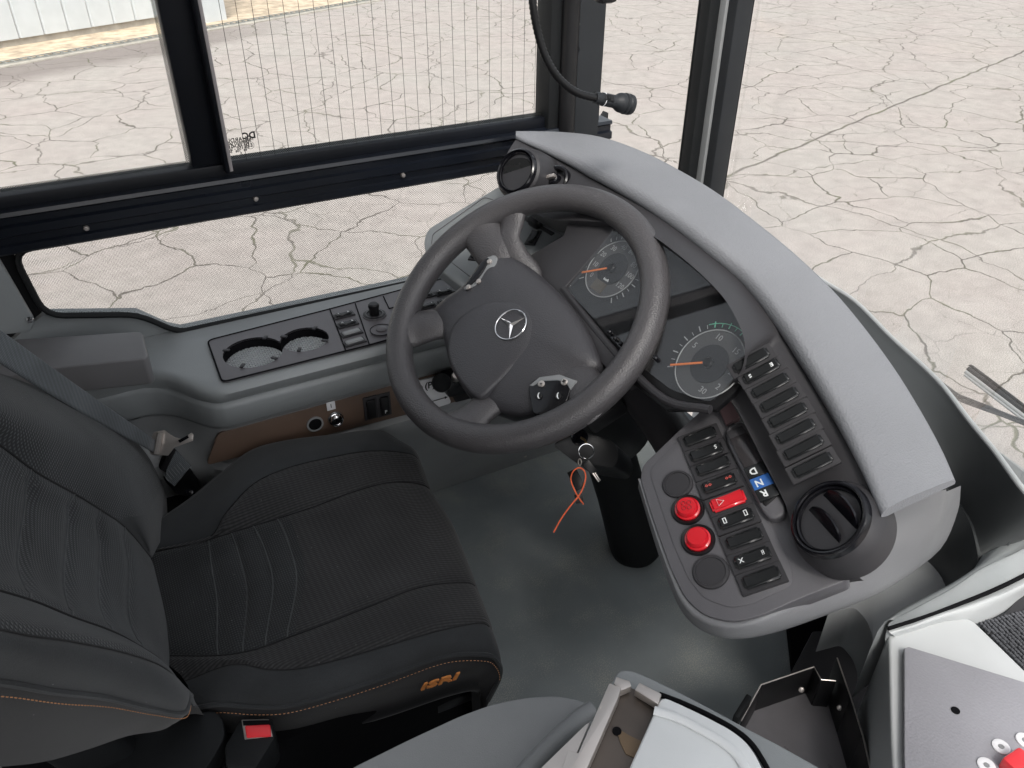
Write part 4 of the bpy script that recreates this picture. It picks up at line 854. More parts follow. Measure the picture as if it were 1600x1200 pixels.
pod([(763, 403), (756, 420), (744, 436), (730, 447), (728, 444), (742, 425), (752, 410)], .001, 'pod_rocker')
for u, v in ((765, 409), (748, 440), (732, 449)): lathe('pod_button', WP(u, v, -.001), WN, [(.0045, -.001), (.0045, .002), (.003, .003), (0, .003)], G_STEEL, p2, seg=16)
# ---------------------------------------------------------------- keys on a ring, cable tie
ky = root('key_ring', 'small keys on a steel split ring hanging from the ignition lock', 'keys', S(915, 720, t=1.27))
kc = S(916, 705, t=1.27); kx, kyy = R[:, 0], R[:, 1]
tube('split_ring', [kc+.0118*(math.cos(a)*kx+math.sin(a)*kyy+.2*math.sin(a)*R[:, 2]) for a in np.linspace(0, 6.283, 40)[:-1]], .0010, G_CHROME, ky, seg=8, closed=True)
tube('split_ring', [S(906, 722, t=1.268)+.004*(math.cos(a)*kx*.6+1.3*math.sin(a)*kyy) for a in np.linspace(0, 6.283, 20)[:-1]], .0010, G_STEEL, ky, seg=6, closed=True)
def pkey(p0, p1, wd, m, nm, parent=ky):
    d = unit(p1-p0); s_ = np.cross(R[:, 2], d); return ob(nm, (p0+p1)/2, d, s_, R[:, 2], np.linalg.norm(p1-p0)/2, wd, .0012, m, parent, .0006)
kh_ = pkey(S(915, 722, t=1.27), S(928, 738, t=1.27), .006, G_BLACK, 'key_head')
pkey(S(926, 739, t=1.268), S(936, 753, t=1.268), .0012, G_STEEL, 'key_blade', kh_); pkey(S(929, 738, t=1.268), S(938, 751, t=1.268), .0010, G_STEEL, 'key_blade', kh_)
tube('lock_link', [S(916, 693, t=1.275), S(914, 688, t=1.29), S(908, 684, t=1.31)], .002, G_BRASS, ky, seg=8)
pkey(S(903, 772, t=1.262), S(906, 786, t=1.262), .006, G_BLACK, 'key_fob')
pkey(S(893, 735, t=1.275), S(908, 764, t=1.262), .008, G_BLACK, 'key_head')
zt = [S(u, v, t=1.255) for u, v in ((912, 788), (904, 777), (896, 762), (892, 748), (896, 736), (905, 731), (913, 736), (915, 747), (911, 762), (904, 775), (890, 792), (876, 812), (865, 832))]
tube('cable_tie', cr(zt, 5), .0013, G_ZIP, None, seg=6, flat=.6, label='orange looped cable tie hanging from the key ring', cat='cable tie')
K_QUILT = fabric('quilt_seam_cloth', (.055, .058, .06), 150, 'plain', .2)
# ---------------------------------------------------------------- driver's seat
seat = root('driver_seat', 'black cloth bus driver seat with ribbed cushion, orange stitching and headless backrest', 'seat', (.15, .95, .0))
ZS = .42
# cushion control rows run back to front; z chosen per row line
c_out = [(250, 812, .40), (300, 780, .415), (345, 742, .43), (392, 706, .445), (445, 690, .45), (520, 680, .45), (590, 673, .445), (628, 690, .43)]
c_A = [(235, 858, .405), (322, 840, .425), (352, 800, .445), (392, 757, .462), (438, 733, .465), (500, 716, .462), (575, 703, .455), (634, 706, .435)]
c_B = [(236, 862, .405), (325, 841, .425), (380, 824, .432), (440, 806, .436), (495, 788, .438), (550, 767, .438), (608, 752, .434), (652, 754, .415)]
c_m1 = [(240, 905, .40), (330, 885, .42), (400, 868, .426), (460, 852, .43), (515, 836, .43), (570, 818, .43), (640, 800, .428), (682, 802, .41)]
c_m2 = [(244, 955, .40), (338, 936, .42), (410, 920, .426), (470, 905, .43), (525, 890, .43), (585, 872, .43), (662, 852, .428), (703, 856, .41)]
c_C = [(252, 1022, .405), (340, 1022, .425), (400, 1012, .434), (455, 992, .438), (510, 972, .438), (575, 946, .438), (655, 916, .434), (722, 908, .412)]
c_D = [(288, 1062, .405), (362, 1036, .430), (420, 1044, .440), (470, 1042, .444), (530, 1028, .444), (600, 1008, .444), (680, 985, .44), (744, 972, .415)]
c_E = [(305, 1108, .39), (345, 1102, .405), (400, 1106, .41), (450, 1104, .412), (520, 1086, .412), (600, 1060, .412), (690, 1028, .41), (752, 1024, .395)]
c_F = [(300, 1150, .33), (345, 1150, .32), (400, 1150, .32), (460, 1142, .32), (530, 1122, .32), (610, 1098, .32), (700, 1068, .32), (744, 1060, .33)]
rowsC = [[S(u, v, z=z) for u, v, z in L_] for L_ in (c_out, c_A, c_B, c_m1, c_m2, c_C, c_D, c_E, c_F)]
# front skirt: continue each row past its front end, curling down
rows2 = []
for i, r in enumerate(rowsC):
    d = unit((r[-1]-r[-3])*A([1, 1, 0])); e_ = r[-1]
    k_ = 1 if i < 8 else .2
    rows2.append(r+[e_+d*.022*k_+A([0, 0, -.022]), e_+d*.028*k_+A([0, 0, -.06]), e_+d*.006*k_+A([0, 0, -.115])])
outer = [[p+A([0, .030, -.035]) for p in rows2[0]], [p+A([0, .035, -.11]) for p in rows2[0]]]
rowsAll = [outer[1], outer[0]]+rows2+[[p+A([0, .0, -.03]) for p in rows2[-1]], [p+A([0, .05, -.08]) for p in rows2[-1]]]
NU, NV = 8, 6
G = surf(rowsAll, NU, NV)
def sub(name, i0, i1, mat, parent=seat, j0=0, j1=None, **k):
    V, Fc = grid([r[j0:j1] for r in G[i0*NV:i1*NV+1]]); return mk(name, V, Fc, mat, parent, ang=70, recalc=True, **k)
# quilting grooves across the middle
Gm = G; grooves = [1.05*NU, 1.62*NU, 2.2*NU, 2.9*NU]
for ii in range(4*NV, 7*NV+1):
    r = Gm[ii]
    for j in range(len(r)):
        dd = 0
        for g_ in grooves:
            x = abs(j-(g_+.0*(ii-4*NV)))
            if x < 1.0: dd += .0045*(1-x)
        r[j] = r[j]-A([0, 0, dd*1.5*min(1, (ii-4*NV)/2, (7*NV-ii)/2)])
for i_ in (3, 4, 7, 8):   # seams sit lower than the padding
    Gm[i_*NV] = [p-A([0, 0, .0035]) for p in Gm[i_*NV]]
sub('cushion_side', 0, 2, K_SMOOTH); sub('side_bolster', 2, 3, K_SMOOTH); sub('bolster_insert', 3, 4, K_RIB)
mid_ = sub('cushion_centre', 4, 7, K_WEAVE, j0=0, j1=int(3.2*NU)+1); sub('thigh_panel', 4, 7, K_RIB, j0=int(3.2*NU))
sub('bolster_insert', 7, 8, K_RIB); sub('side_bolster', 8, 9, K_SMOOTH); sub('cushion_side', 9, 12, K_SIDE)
def seam(i, j0=0, j1=None, r=.0012, m=K_SIDE, up=.0008, nm='seam'): return tube(nm, [p+A([0, 0, up]) for p in Gm[i*NV][j0:j1]], r, m, seat, seg=6)
seam(4, 0, 8*NU); seam(7, 0, 8*NU); seam(3, 0, 8*NU, .0009); seam(8, 0, 8*NU, .0009)
seam(9, 0, 10*NU, .0035, K_SMOOTH, .002, 'piping')
def stitches(path, nrm_off, name='stitching'):
    P = even(A(path), max(4, int(np.sum(np.linalg.norm(np.diff(A(path), axis=0), axis=1))/.0052)*2)); parts = []
    for i in range(0, len(P)-1, 2): parts.append(tubeVF([P[i]+nrm_off, P[i+1]+nrm_off], .00045, 4))
    many(name, parts, G_STITCH, seat, kind='stuff')
stitches([p for p in Gm[9*NV+1][0:9*NU]], A([-.0, -.0035, .002]))
for g_ in grooves:
    j_ = int(round(g_)); tube('quilt_seam', [Gm[i_][j_]+A([0, 0, .0004]) for i_ in range(4*NV, 7*NV+1)], .0011, K_QUILT, seat, seg=6)
# embossed maker's letters on the side face
sf = lambda u, v: S(u, v, pl=(rowsC[7][6]*.5+rowsC[8][6]*.5, unit(np.cross(rowsC[7][7]-rowsC[7][5], rowsC[8][6]-rowsC[7][6]))))
sn = unit(np.cross(rowsC[7][7]-rowsC[7][5], rowsC[8][6]-rowsC[7][6])); sn = -sn if sn@(EYE-rowsC[7][6]) < 0 else sn
tx0 = sf(660, 1060); tx1 = sf(708, 1045); exx = unit(tx1-tx0); eyy = np.cross(sn, exx)
text('maker_letters', 'ISRI', (tx0+tx1)/2+sn*.012, exx*1.35+0*eyy, eyy+exx*.30, .026, G_TAN, seat, ext=.0012, bold=.0005)
# backrest, reclined
BN = unit([1, 0, .30]); BP = (A([-.055, 0, .42]), BN)
def B(u, v, h=0): return S(u, v, pl=off(BP, h))
b1 = [(262, 808, .0), (258, 762, .0), (238, 715, .005), (194, 672, .01), (122, 632, .01), (40, 598, .01), (-60, 565, .01), (-180, 530, .01)]
b2 = [(238, 858, .010), (232, 812, .035), (216, 760, .052), (186, 712, .06), (110, 672, .06), (0, 630, .06), (-90, 605, .06), (-220, 565, .06)]
b3 = [(232, 862, .012), (198, 822, .032), (160, 795, .038), (120, 770, .04), (60, 736, .04), (0, 692, .04), (-90, 640, .04), (-220, 570, .04)]
b4 = [(238, 920, .014), (205, 885, .024), (160, 855, .026), (110, 825, .028), (50, 795, .028), (-10, 765, .028), (-110, 715, .028), (-240, 650, .028)]
b5 = [(245, 985, .014), (205, 960, .024), (160, 935, .026), (105, 908, .028), (40, 880, .028), (-20, 855, .028), (-120, 820, .028), (-260, 770, .028)]
b6 = [(252, 1030, .02), (228, 1012, .04), (180, 985, .045), (118, 962, .048), (60, 938, .048), (-5, 918, .048), (-110, 890, .048), (-280, 860, .048)]
b7 = [(284, 1068, .055), (258, 1040, .08), (200, 1018, .085), (118, 1000, .085), (50, 990, .085), (-10, 978, .085), (-120, 965, .085), (-300, 960, .085)]
b8 = [(298, 1085, .04), (290, 1112, .055), (240, 1105, .055), (170, 1088, .055), (90, 1078, .055), (0, 1063, .055), (-120, 1060, .055), (-320, 1060, .055)]
b9 = [(290, 1120, -.02), (255, 1140, -.04), (200, 1150, -.05), (140, 1170, -.05), (70, 1190, -.05), (-20, 1200, -.05), (-140, 1210, -.05), (-340, 1210, -.05)]
def lower(r, q=.03): d = unit(r[0]-r[1]); return [r[0]+d*q-A([.0, 0, q])]+r
rowsB = [lower([B(u, v, h) for u, v, h in L_], .006 if i < 2 else .012 if i == 2 else .03) for i, L_ in enumerate((b1, b2, b3, b4, b5, b6, b7, b8, b9))]
BU = unit([-.30, 0, 1.0])
rowsB = [r+[r[-1]+BU*(.99-r[-1][2])*.6, r[-1]*A([0, 1, 0])+A([-.225, 0, 1.05])+BN*(.02 if 1 < i < 7 else 0), r[-1]*A([0, 1, 0])+A([-.29, 0, 1.10])] for i, r in enumerate(rowsB)]
rowsB = [[p+A([-.03, .02, 0]) for p in rowsB[0]]]+rowsB
G = surf(rowsB, NU, NV)
NB = NU
bs_ = [A([-.12, 0, .36]), A([-.19, 0, .36]), A([-.42, 0, 1.05]), A([-.34, 0, 1.115]), A([-.27, 0, 1.09])]
prism('backrest_shell', [p+A([0, .72, 0]) for p in bs_], (0, .46, 0), G_RUB, seat, bev=.012, seg=3)
# vertical quilting of the back panel: grooves run along the panel length
for ii in range(3*NV, 6*NV+1):
    f = (ii-3*NV)/(3*NV)
    for j in range(len(G[ii])):
        s_ = j/NB
        dd = 0
        for g_ in (2.05, 3.0, 4.0, 5.1, 6.3):
            x = abs(s_-g_)*5
            if x < 1: dd += .004*(1-x)
        G[ii][j] = G[ii][j]-BN*dd*min(1, (ii-3*NV)/2, (6*NV-ii)/2)
for i_ in (3, 6, 7, 8): G[i_*NV] = [p-BN*.003 for p in G[i_*NV]]
def subb(name, i0, i1, mat, j0=0, j1=None): V, Fc = grid([r[j0:j1] for r in G[i0*NV:i1*NV+1]]); return mk(name, V, Fc, mat, seat, ang=70)
subb('backrest_side', 0, 1, K_SMOOTH); 
subb('backrest_bolster', 1, 3, K_SMOOTH, 0, 2*NB+3); subb('bolster_insert', 1, 3, K_BACK, 2*NB+2, None)
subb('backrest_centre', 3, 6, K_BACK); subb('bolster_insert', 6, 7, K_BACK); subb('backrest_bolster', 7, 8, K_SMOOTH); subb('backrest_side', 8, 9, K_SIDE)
for g_ in (2.05, 3.0, 4.0, 5.1, 6.3):
    j_ = int(round(g_*NB)); tube('quilt_seam', [G[i_][j_]+BN*.0004 for i_ in range(3*NV, 6*NV+1)], .0011, K_QUILT, seat, seg=6)
tube('seam', [p+BN*.001 for p in G[3*NV][4:]], .0012, K_SIDE, seat, seg=6); tube('seam', [p+BN*.001 for p in G[6*NV][4:]], .0012, K_SIDE, seat, seg=6); tube('seam', [p+BN*.001 for p in G[7*NV][NB:]], .0008, K_SIDE, seat, seg=6)
tube('piping', [p+BN*.0015 for p in G[8*NV][6:]], .0032, K_SMOOTH, seat, seg=8)
stitches([p for p in G[8*NV+1][8:]], BN*.002+A([0, -.003, 0]))
# seat foot, slide and recliner cover
unseen_roof = box('unseen_roof', (-3.2, -1.3, 1.95), (ROOFX, 1.5, 2.0), G_LIGHT, None, bev=.002, label='unseen pale ceiling added over the cab, cut short at the front to let light in', cat='ceiling')  # unseen ceiling added to shade the cab, front edge set back for skylight
box('seat_base', (-.30, .70, .16), (.34, 1.16, .33), G_DEEP, seat, bev=.02)
box('suspension_box', (-.28, .74, .0), (.24, 1.12, .17), G_DEEP, seat, bev=.01)
fr = [S(u, v, z=.26) for u, v in ((480, 1160), (735, 1068), (752, 1058), (757, 1074), (490, 1180))]
prism('slide_rail', fr, (0, 0, -.02), G_BLACK, seat, bev=.002)
tube('release_bar', cr([S(u, v, z=.30) for u, v in ((680, 815), (700, 850), (712, 878), (713, 890), (704, 888))], 4), .004, G_BLACK, seat, seg=8)
rc_ = [S(u, v, z=.40) for u, v in ((285, 1118), (335, 1110), (347, 1122), (352, 1150), (330, 1190), (250, 1300), (30, 1300), (150, 1190), (215, 1140), (250, 1128))]
prism('recliner_cover', fillet(rc_, .012), (0, .03, -.07), G_RUB, seat, bev=.008, seg=3)
# ---------------------------------------------------------------- seat belt
sb = root('seat_belt', 'charcoal shoulder belt with steel tongue running diagonally down beside the seat', 'seat belt', S(250, 700, z=.55))
L0 = [S(u, v, t=t_) for u, v, t_ in ((-60, 470, .92), (0, 515, .97), (80, 573, 1.06), (160, 630, 1.19), (246, 690, 1.36))]
L1 = [S(u, v, t=t_) for u, v, t_ in ((-60, 530, .92), (0, 567, .97), (80, 617, 1.06), (150, 658, 1.18), (243, 708, 1.36))]
lm_ = [(a+b)/2+R[:, 2]*.003 for a, b in zip(L0, L1)]
loft('webbing', [L0, [a*.85+b*.15+R[:, 2]*.0015 for a, b in zip(L0, L1)], lm_, L1], K_BELT, sb, 6, 3, thick=.0018)
tg = S(262, 690, t=1.425); tr_ = lambda u, v, dt=0: S(u, v, t=1.36+dt)
plate_o = [tr_(*p) for p in ((240, 675), (256, 672), (272, 683), (283, 686), (299, 676), (302, 680), (301, 689), (284, 695), (272, 699), (262, 712), (236, 711), (230, 698))]
prism('belt_tongue', plate_o, -R[:, 2]*.003, G_STEEL, sb, bev=.0008)
prism('tongue_slot', [tr_(*p, -.002) for p in ((278, 688), (293, 680), (295, 684), (281, 692))], -R[:, 2]*.001, G_DEEP, sb, bev=0)
many('tongue_bar', [tubeVF([tr_(250, 676, -.004), tr_(244, 709, -.004)], .005, 8)], G_STEEL, sb)
bo = root('belt_stalk', 'black sewn belt end and buckle boot standing between seat and wall', 'belt anchor', S(285, 760, z=.38))
pr = [S(u, v, t=t_) for u, v, t_ in ((252, 712, 1.45), (262, 700, 1.45), (300, 735, 1.47), (308, 765, 1.49), (296, 776, 1.5), (275, 773, 1.5), (258, 752, 1.48), (246, 730, 1.46))]
prism('boot', fillet(pr, .008), -R[:, 2]*.02, G_BLACK, bo, bev=.006, seg=3)
prism('sewn_webbing', [S(u, v, t=1.435) for u, v in ((262, 700), (273, 702), (298, 728), (272, 760), (258, 748))], -R[:, 2]*.004, K_BELT, bo, bev=.001)
many('stitching', [tubeVF([S(264+4.2*i, 752-3.0*i-0, t=1.433)+0*ez, S(264+4.2*i+.01-9, 752-3.0*i-11, t=1.433)], .0004, 4) for i in range(0, 7)], G_CON, bo)
prism('strap_loop', [S(u, v, t=1.43) for u, v in ((268, 698), (275, 703), (257, 738), (250, 733))], -R[:, 2]*.003, G_BLACK, bo, bev=.0008)
lathe('anchor_bolt', S(296, 770, t=1.46), (-.3, -.5, .8), [(.008, -.006), (.008, .003), (.005, .005), (0, .005)], G_GLOSS, bo, seg=16)
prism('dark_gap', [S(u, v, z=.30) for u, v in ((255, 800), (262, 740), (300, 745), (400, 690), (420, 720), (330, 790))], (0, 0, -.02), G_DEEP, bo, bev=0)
bk = root('belt_buckle', 'red push button belt buckle on the aisle side of the seat', 'buckle', S(400, 1140, z=.36))
bz = .40
bq = [S(u, v, z=bz) for u, v in ((377, 1124), (420, 1123), (426, 1150), (382, 1155))]
prism('buckle_body', [S(u, v, z=bz-.001) for u, v in ((375, 1122), (425, 1121), (430, 1152), (400, 1200), (352, 1196), (350, 1165))], (0, 0, -.05), G_RUB, bk, bev=.005)
prism('buckle_frame', bq, (0, 0, -.012), G_STEEL, bk, bev=.001)
prism('buckle_slot', [S(u, v, z=bz+.001) for u, v in ((379, 1126), (421, 1125), (422, 1132), (380, 1133))], (0, 0, -.006), G_DEEP, bk, bev=0)
prism('red_release', [S(u, v, z=bz+.002) for u, v in ((382, 1133), (422, 1131), (424, 1149), (385, 1152))], (0, 0, -.008), G_REDM, bk, bev=.002)
# ---------------------------------------------------------------- gooseneck microphone
mic = root('gooseneck_microphone', 'black ribbed gooseneck microphone hanging in front of the window pillar', 'microphone', S(950, 155, t=1.2))
nk = S(829, -60, t=1.08)
gp_ = cr([nk+A([.30, .33, .42]), nk+A([.10, .10, .34]), nk+A([.0, .0, .17])]+[S(u, v, t=t_) for u, v, t_ in ((829, -60, 1.08), (832, 0, 1.10), (839, 45, 1.12), (852, 88, 1.14), (872, 121, 1.16), (900, 144, 1.18), (934, 154, 1.2))], 5)
gpE = even(A(gp_), 300)
tube('gooseneck', gpE, [.0052+.0009*(i % 2) for i in range(300)], G_BLACK, mic, seg=12)
m0, m1 = S(932, 153, t=1.2), S(992, 165, t=1.235); md = unit(m1-m0)
lathe('microphone_body', m0, md, [(.0085, -.003), (.0090, .004), (.0085, .006), (.0085, .008), (.0095, .009), (.0095, .032), (.011, .036), (.0135, .040), (.0145, .044), (.0145, .048), (.013, .049), (.0155, .051), (.0155, .0545), (.014, .055), (.0155, .057), (.0155, .060), (.0145, .064), (.010, .066), (0, .066)], G_PIL, mic, up=(0, 1, 0))
tube('white_ring', [m0+md*.0125+.0097*(math.cos(a)*unit(np.cross(md, ez))+math.sin(a)*unit(np.cross(md, np.cross(md, ez)))) for a in np.linspace(0, 6.283, 24)[:-1]], .0006, G_PLATE, mic, seg=6, closed=True)
sw_ = m0+md*.023+R[:, 2]*.0095; ob('slide_switch', sw_, md, np.cross(R[:, 2], md), R[:, 2], .008, .0045, .0025, G_BLACK, mic, .0008); ob('switch_nub', sw_+R[:, 2]*.003-md*.001, md, np.cross(R[:, 2], md), R[:, 2], .0025, .003, .002, G_RUB, mic, .0006)
# ---------------------------------------------------------------- wiper outside the windscreen
wp = root('windscreen_wiper', 'dark wiper arm and blade resting outside the windscreen at the right', 'wiper', S(1540, 640, t=1.75))
w0, w1 = S(1512, 575, t=1.85), S(1640, 672, t=1.75); wd_ = unit(w1-w0); ws_ = unit(np.cross(wd_, R[:, 2]))
for k_, (o_, r_) in enumerate(((0, .005), (.010, .0042), (-.009, .0036), (.017, .003))): tube('blade_strip' if k_ else 'blade_spine', [w0+ws_*o_+wd_*.002*k_, w1+ws_*o_], r_, G_CON2 if k_ % 2 else G_BLACK, wp, seg=8)
ob('rubber_lip', (w0+w1)/2+ws_*-.011-R[:, 2]*.006, wd_, ws_, R[:, 2], np.linalg.norm(w1-w0)/2, .0012, .006, G_RUB, wp, .0004)
a_ = [S(1455, 590, t=1.78), S(1475, 605, t=1.78), S(1500, 622, t=1.77), S(1545, 639, t=1.76), S(1630, 672, t=1.74)]
tube('wiper_arm', cr(a_, 4), [.013]*8+[.012]*5+[.010]*4, G_BLACK, wp, seg=12, flat=.5)
tube('arm_groove', [S(1497, 618, t=1.752), S(1546, 637, t=1.742)], .004, G_BLACK, wp, seg=8)
# ---------------------------------------------------------------- front right: tray, board, carpet
ZT = .44
tray = root('front_tray', 'pale grey moulded tray under a grey screwed board at lower right', 'tray', S(1500, 1100, z=ZT))
to_ = [S(u, v, z=ZT) for u, v in ((1388, 986), (1412, 980), (1455, 966), (1498, 962), (1520, 968), (1545, 992), (1610, 1055), (1700, 1140), (1720, 1330), (1402, 1330), (1392, 1150))]
prism('tray_body', fillet(to_, .014), (0, 0, -.34), G_TRAY, tray, bev=.008, seg=4)
ra_ = [((1386, 984), .452), ((1425, 972), .456), ((1470, 954), .457), ((1515, 940), .458), ((1560, 922), .46), ((1600, 902), .463), ((1690, 855), .466)]
rb_ = [((1392, 990), .452), ((1430, 978), .458), ((1475, 962), .460), ((1520, 950), .460), ((1565, 933), .46), ((1600, 916), .463), ((1690, 868), .466)]
rc2 = [((1400, 996), .437), ((1435, 985), .437), ((1478, 972), .437), ((1528, 974), .425), ((1570, 955), .42), ((1604, 930), .42), ((1690, 880), .42)]
loft('rolled_edge', [[S(*p, z=z) for p, z in L_] for L_ in (ra_, rb_, rc2)], G_LIGHT, tray, 4, 4, ang=60)
bd = [S(u, v, z=ZT+.012) for u, v in ((1413, 1012), (1420, 1010), (1720, 1102), (1740, 1340), (1420, 1340), (1413, 1180))]
bdr = prism('screwed_board', bd, (0, 0, -.010), G_BOARD, tray, bev=.0015)
for u, v, k_ in ((1493, 1110, 0), (1564, 1167, 1), (1541, 1196, 1), (1601, 1157, 1)):
    q = S(u, v, z=ZT+.0125)
    if k_: lathe('washer', q, (0, 0, 1), [(.0098, -.001), (.0098, .001), (.0085, .0016), (.0036, .0012), (.0032, .0004), (0, .0004)], G_PLATE, bdr); lathe('washer_hole', q+A([0, 0, .0004]), (0, 0, 1), [(.003, 0), (.003, .0009), (0, .0009)], G_CON2, bdr, seg=12)
    else: lathe('screw_hole', q, (0, 0, 1), [(.0052, -.001), (.0052, .0004), (.0045, .0006), (.0025, .0003), (0, .0002)], G_DEEP, bdr, seg=16)
rt = S(1594, 1192, z=ZT+.03); box('red_latch', tuple(rt+A([-.012, -.012, -.02])), tuple(rt+A([.02, .014, 0])), G_REDM, tray, bev=.004)
mz = .425
cp = [S(u, v, z=mz) for u, v in ((1532, 976), (1572, 955), (1600, 925), (1700, 880), (1780, 1130), (1660, 1120), (1600, 1045))]
mt = prism('carpet_mat', cp, (0, 0, -.03), pbr('carpet_backing', (.03, .03, .033), .95), None, bev=.003, label='dark looped carpet mat beside the pale tray at the right edge', cat='mat')
K_CARP = pbr('carpet_loop', (.085, .088, .098), .95, .5, 500, var=.5)
u1 = unit(cp[6]-cp[0]); u2 = unit(np.cross(ez, u1)); u2 = u2 if u2@(cp[2]-cp[0]) > 0 else -u2; tf = []
rngc = random.Random(3)
def inpoly(p, P):
    c_ = False; j = len(P)-1
    for i in range(len(P)):
        if (P[i][1] > p[1]) != (P[j][1] > p[1]) and p[0] < (P[j][0]-P[i][0])*(p[1]-P[i][1])/(P[j][1]-P[i][1])+P[i][0]: c_ = not c_
        j = i
    return c_
for i in range(60):
    for j in range(60):
        p = cp[0]+u1*(i*.0044+.001*rngc.random())+u2*(j*.0062)
        if inpoly(p, cp):
            hh = .002+.0016*rngc.random(); tf.append(obox(p+A([0, 0, .001]), unit(u1+u2*.5*(rngc.random()-.5)), u2, ez, .0024, .0021, hh))
b = many('carpet_loops', tf, K_CARP, mt, kind='stuff', bev=.0010, seg=1)
# ---------------------------------------------------------------- black sheet metal bracket
br = root('sheet_metal_bracket', 'black folded sheet metal bracket with bright cut edges under the dashboard', 'bracket', S(1250, 1120, z=.25))
def sheet(name, pts, vec, m=G_BLACK): return prism(name, pts, vec, m, br, bev=.0006)
hz = .32
t1 = [S(u, v, z=hz) for u, v in ((1158, 1126), (1189, 1070), (1272, 1042), (1283, 1062), (1306, 1064))]
for a1_, a2_ in zip(t1[:-1], t1[1:]):
    n_ = unit(np.cross(a2_-a1_, ez)); prism('folded_wall', [a1_, a2_, a2_+n_*.0015, a1_+n_*.0015], (0, 0, -.07), G_BLACK, br, bev=.0003)
tube('cut_edge', t1, .0012, G_STEEL, br, seg=6)
t2 = [S(1308, 1028, z=.34), S(1330, 1092, z=.34), S(1348, 1150, z=.34), S(1366, 1230, z=.34), S(1380, 1300, z=.34)]
for a1_, a2_ in zip(t2[:-1], t2[1:]):
    n_ = unit(np.cross(a2_-a1_, ez)); prism('upright_plate', [a1_, a2_, a2_+n_*.0015, a1_+n_*.0015], (0, 0, -.10), G_BLACK, br, bev=.0003)
tube('cut_edge', t2, .0011, G_STEEL, br, seg=6)
G_SHEET = pbr('painted_sheet', (.16, .155, .165), .3, 0, var=.3)
prism('floor_plate', [S(u, v, z=.26) for u, v in ((1150, 1140), (1176, 1104), (1232, 1086), (1262, 1080), (1310, 1080), (1360, 1300), (1150, 1300)) ], (0, 0, -.003), G_SHEET, br, bev=.0008)
for u, v in ((1252, 1078), (1308, 1050), (1312, 1106)): lathe('rivet', S(u, v, z=.30), (-.6, -.6, .4), [(.004, -.002), (.004, .001), (0, .003)], G_STEEL, br, seg=10)
ob('rubber_stop', S(1158, 1112, z=.33), S(1166, 1100, z=.33)-S(1150, 1126, z=.33), ez, np.cross(S(1166, 1100, z=.33)-S(1150, 1126, z=.33), ez), .022, .014, .004, G_RUB, br, .002)
# ---------------------------------------------------------------- cash desk and cabinet in the foreground
ZD = .62
dk = root('cash_desk', 'pale grey desk lid with an open steel latch pocket at the bottom edge', 'desk', S(1080, 1180, z=ZD))
rim = [S(u, v, z=ZD-.012) for u, v in ((966, 1047), (985, 1046), (1010, 1056), (1060, 1080), (1110, 1106), (1165, 1136), (1215, 1162), (1290, 1204), (1370, 1260), (1300, 1420), (820, 1420), (905, 1170), (935, 1105))]
prism('desk_rim', fillet(rim, .008), (0, 0, -.30), G_CON, dk, bev=.005, seg=3)
lid = [S(u, v, z=ZD) for u, v in ((1034, 1087), (1060, 1098), (1100, 1117), (1142, 1139), (1166, 1158), (1182, 1180), (1198, 1215), (1230, 1400), (920, 1400), (983, 1200))]
ld = prism('desk_lid', fillet(lid, .008), (0, 0, -.012), G_LID, dk, bev=.003, seg=3)
lw1 = [S(u, v, z=ZD+.0012) for u, v in ((1022, 1110), (1060, 1122), (1110, 1148), (1140, 1168), (1160, 1192), (1180, 1240))]
tube('lid_bead', cr(lw1, 5), .005, G_LID, ld, seg=12, flat=.5, nrm=(0, 0, 1))
tube('lid_gap', cr([S(u, v, z=ZD-.009) for u, v in ((1030, 1085), (1062, 1097), (1104, 1116), (1146, 1139), (1171, 1159), (1188, 1182), (1206, 1218), (1226, 1290))], 4), .0028, G_DEEP, dk, seg=8)
G_POCK = pbr('pocket_metal', (.10, .082, .070), .4, metal=.3, var=.3)
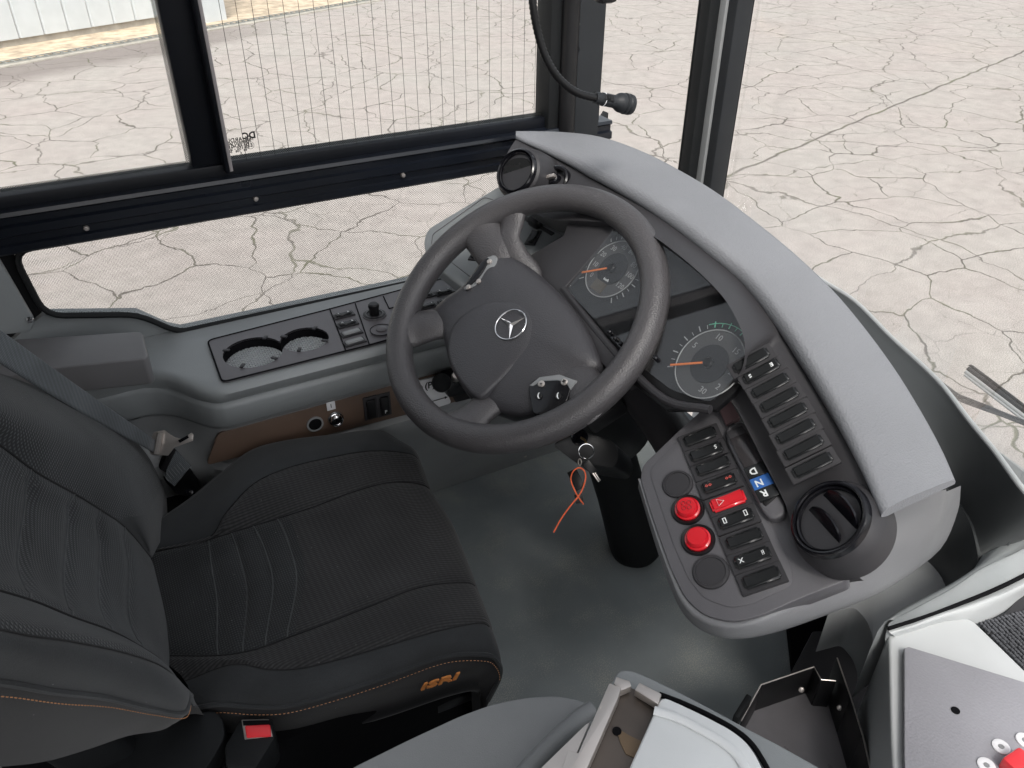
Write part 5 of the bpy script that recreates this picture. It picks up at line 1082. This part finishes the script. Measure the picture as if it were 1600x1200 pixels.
pk = [S(u, v, z=ZD-.0105) for u, v in ((968, 1068), (1029, 1092), (975, 1230), (900, 1230))]
prism('pocket_floor', pk, (0, 0, -.001), G_POCK, dk, bev=0)
prism('pocket_wall', [S(u, v, z=ZD-.0095) for u, v in ((962, 1136), (985, 1150), (1002, 1158), (996, 1186), (978, 1178), (970, 1162))], (0, 0, -.001), pbr('brass_stain', (.16, .11, .065), .5, metal=.3, var=.3), dk, bev=0)
lathe('pocket_hole', S(964, 1142, z=ZD-.0092), (0, 0, 1), [(.0045, -.001), (.0045, .0003), (0, .0003)], G_DEEP, dk, seg=16)
prism('steel_cover', [S(u, v, z=ZD+.002) for u, v in ((999, 1066), (1034, 1084), (1028, 1100), (992, 1078))], (0, 0, -.010), G_STEEL, dk, bev=.001)
prism('latch_tab', [S(u, v, z=ZD+.002) for u, v in ((963, 1057), (984, 1064), (987, 1072), (968, 1080), (959, 1068))], (0, 0, -.010), G_STEEL, dk, bev=.001)
lbar = [S(u, v, z=ZD+.006) for u, v in ((952, 1067), (971, 1074), (966, 1090), (900, 1240), (865, 1240), (888, 1172), (904, 1176))]
prism('latch_bar', lbar, (0, 0, -.014), G_STEEL, dk, bev=.001)
prism('latch_plate', [S(u, v, z=ZD-.002) for u, v in ((915, 1132), (922, 1128), (900, 1180), (870, 1240), (800, 1240), (845, 1200))], (0, 0, -.004), G_STEEL, dk, bev=.0006)
cab = root('low_cabinet', 'rounded dark grey cabinet moulding in front of the seat at the bottom edge', 'cabinet', S(750, 1160, z=.45))
ca = [S(u, v, z=.47) for u, v in ((545, 1202), (640, 1155), (720, 1118), (770, 1100), (820, 1090), (870, 1087), (905, 1094), (925, 1104), (924, 1116), (900, 1135), (870, 1170), (840, 1210), (800, 1420), (300, 1420))]
prism('cabinet_top', fillet(ca, .012), (0, 0, -.40), G_CON2, cab, bev=.008, seg=4)
tube('raised_lip', cr([S(u, v, z=.478) for u, v in ((925, 1108), (905, 1122), (880, 1145), (850, 1175), (815, 1215), (780, 1280))], 4), .010, G_CON2, cab, seg=16)
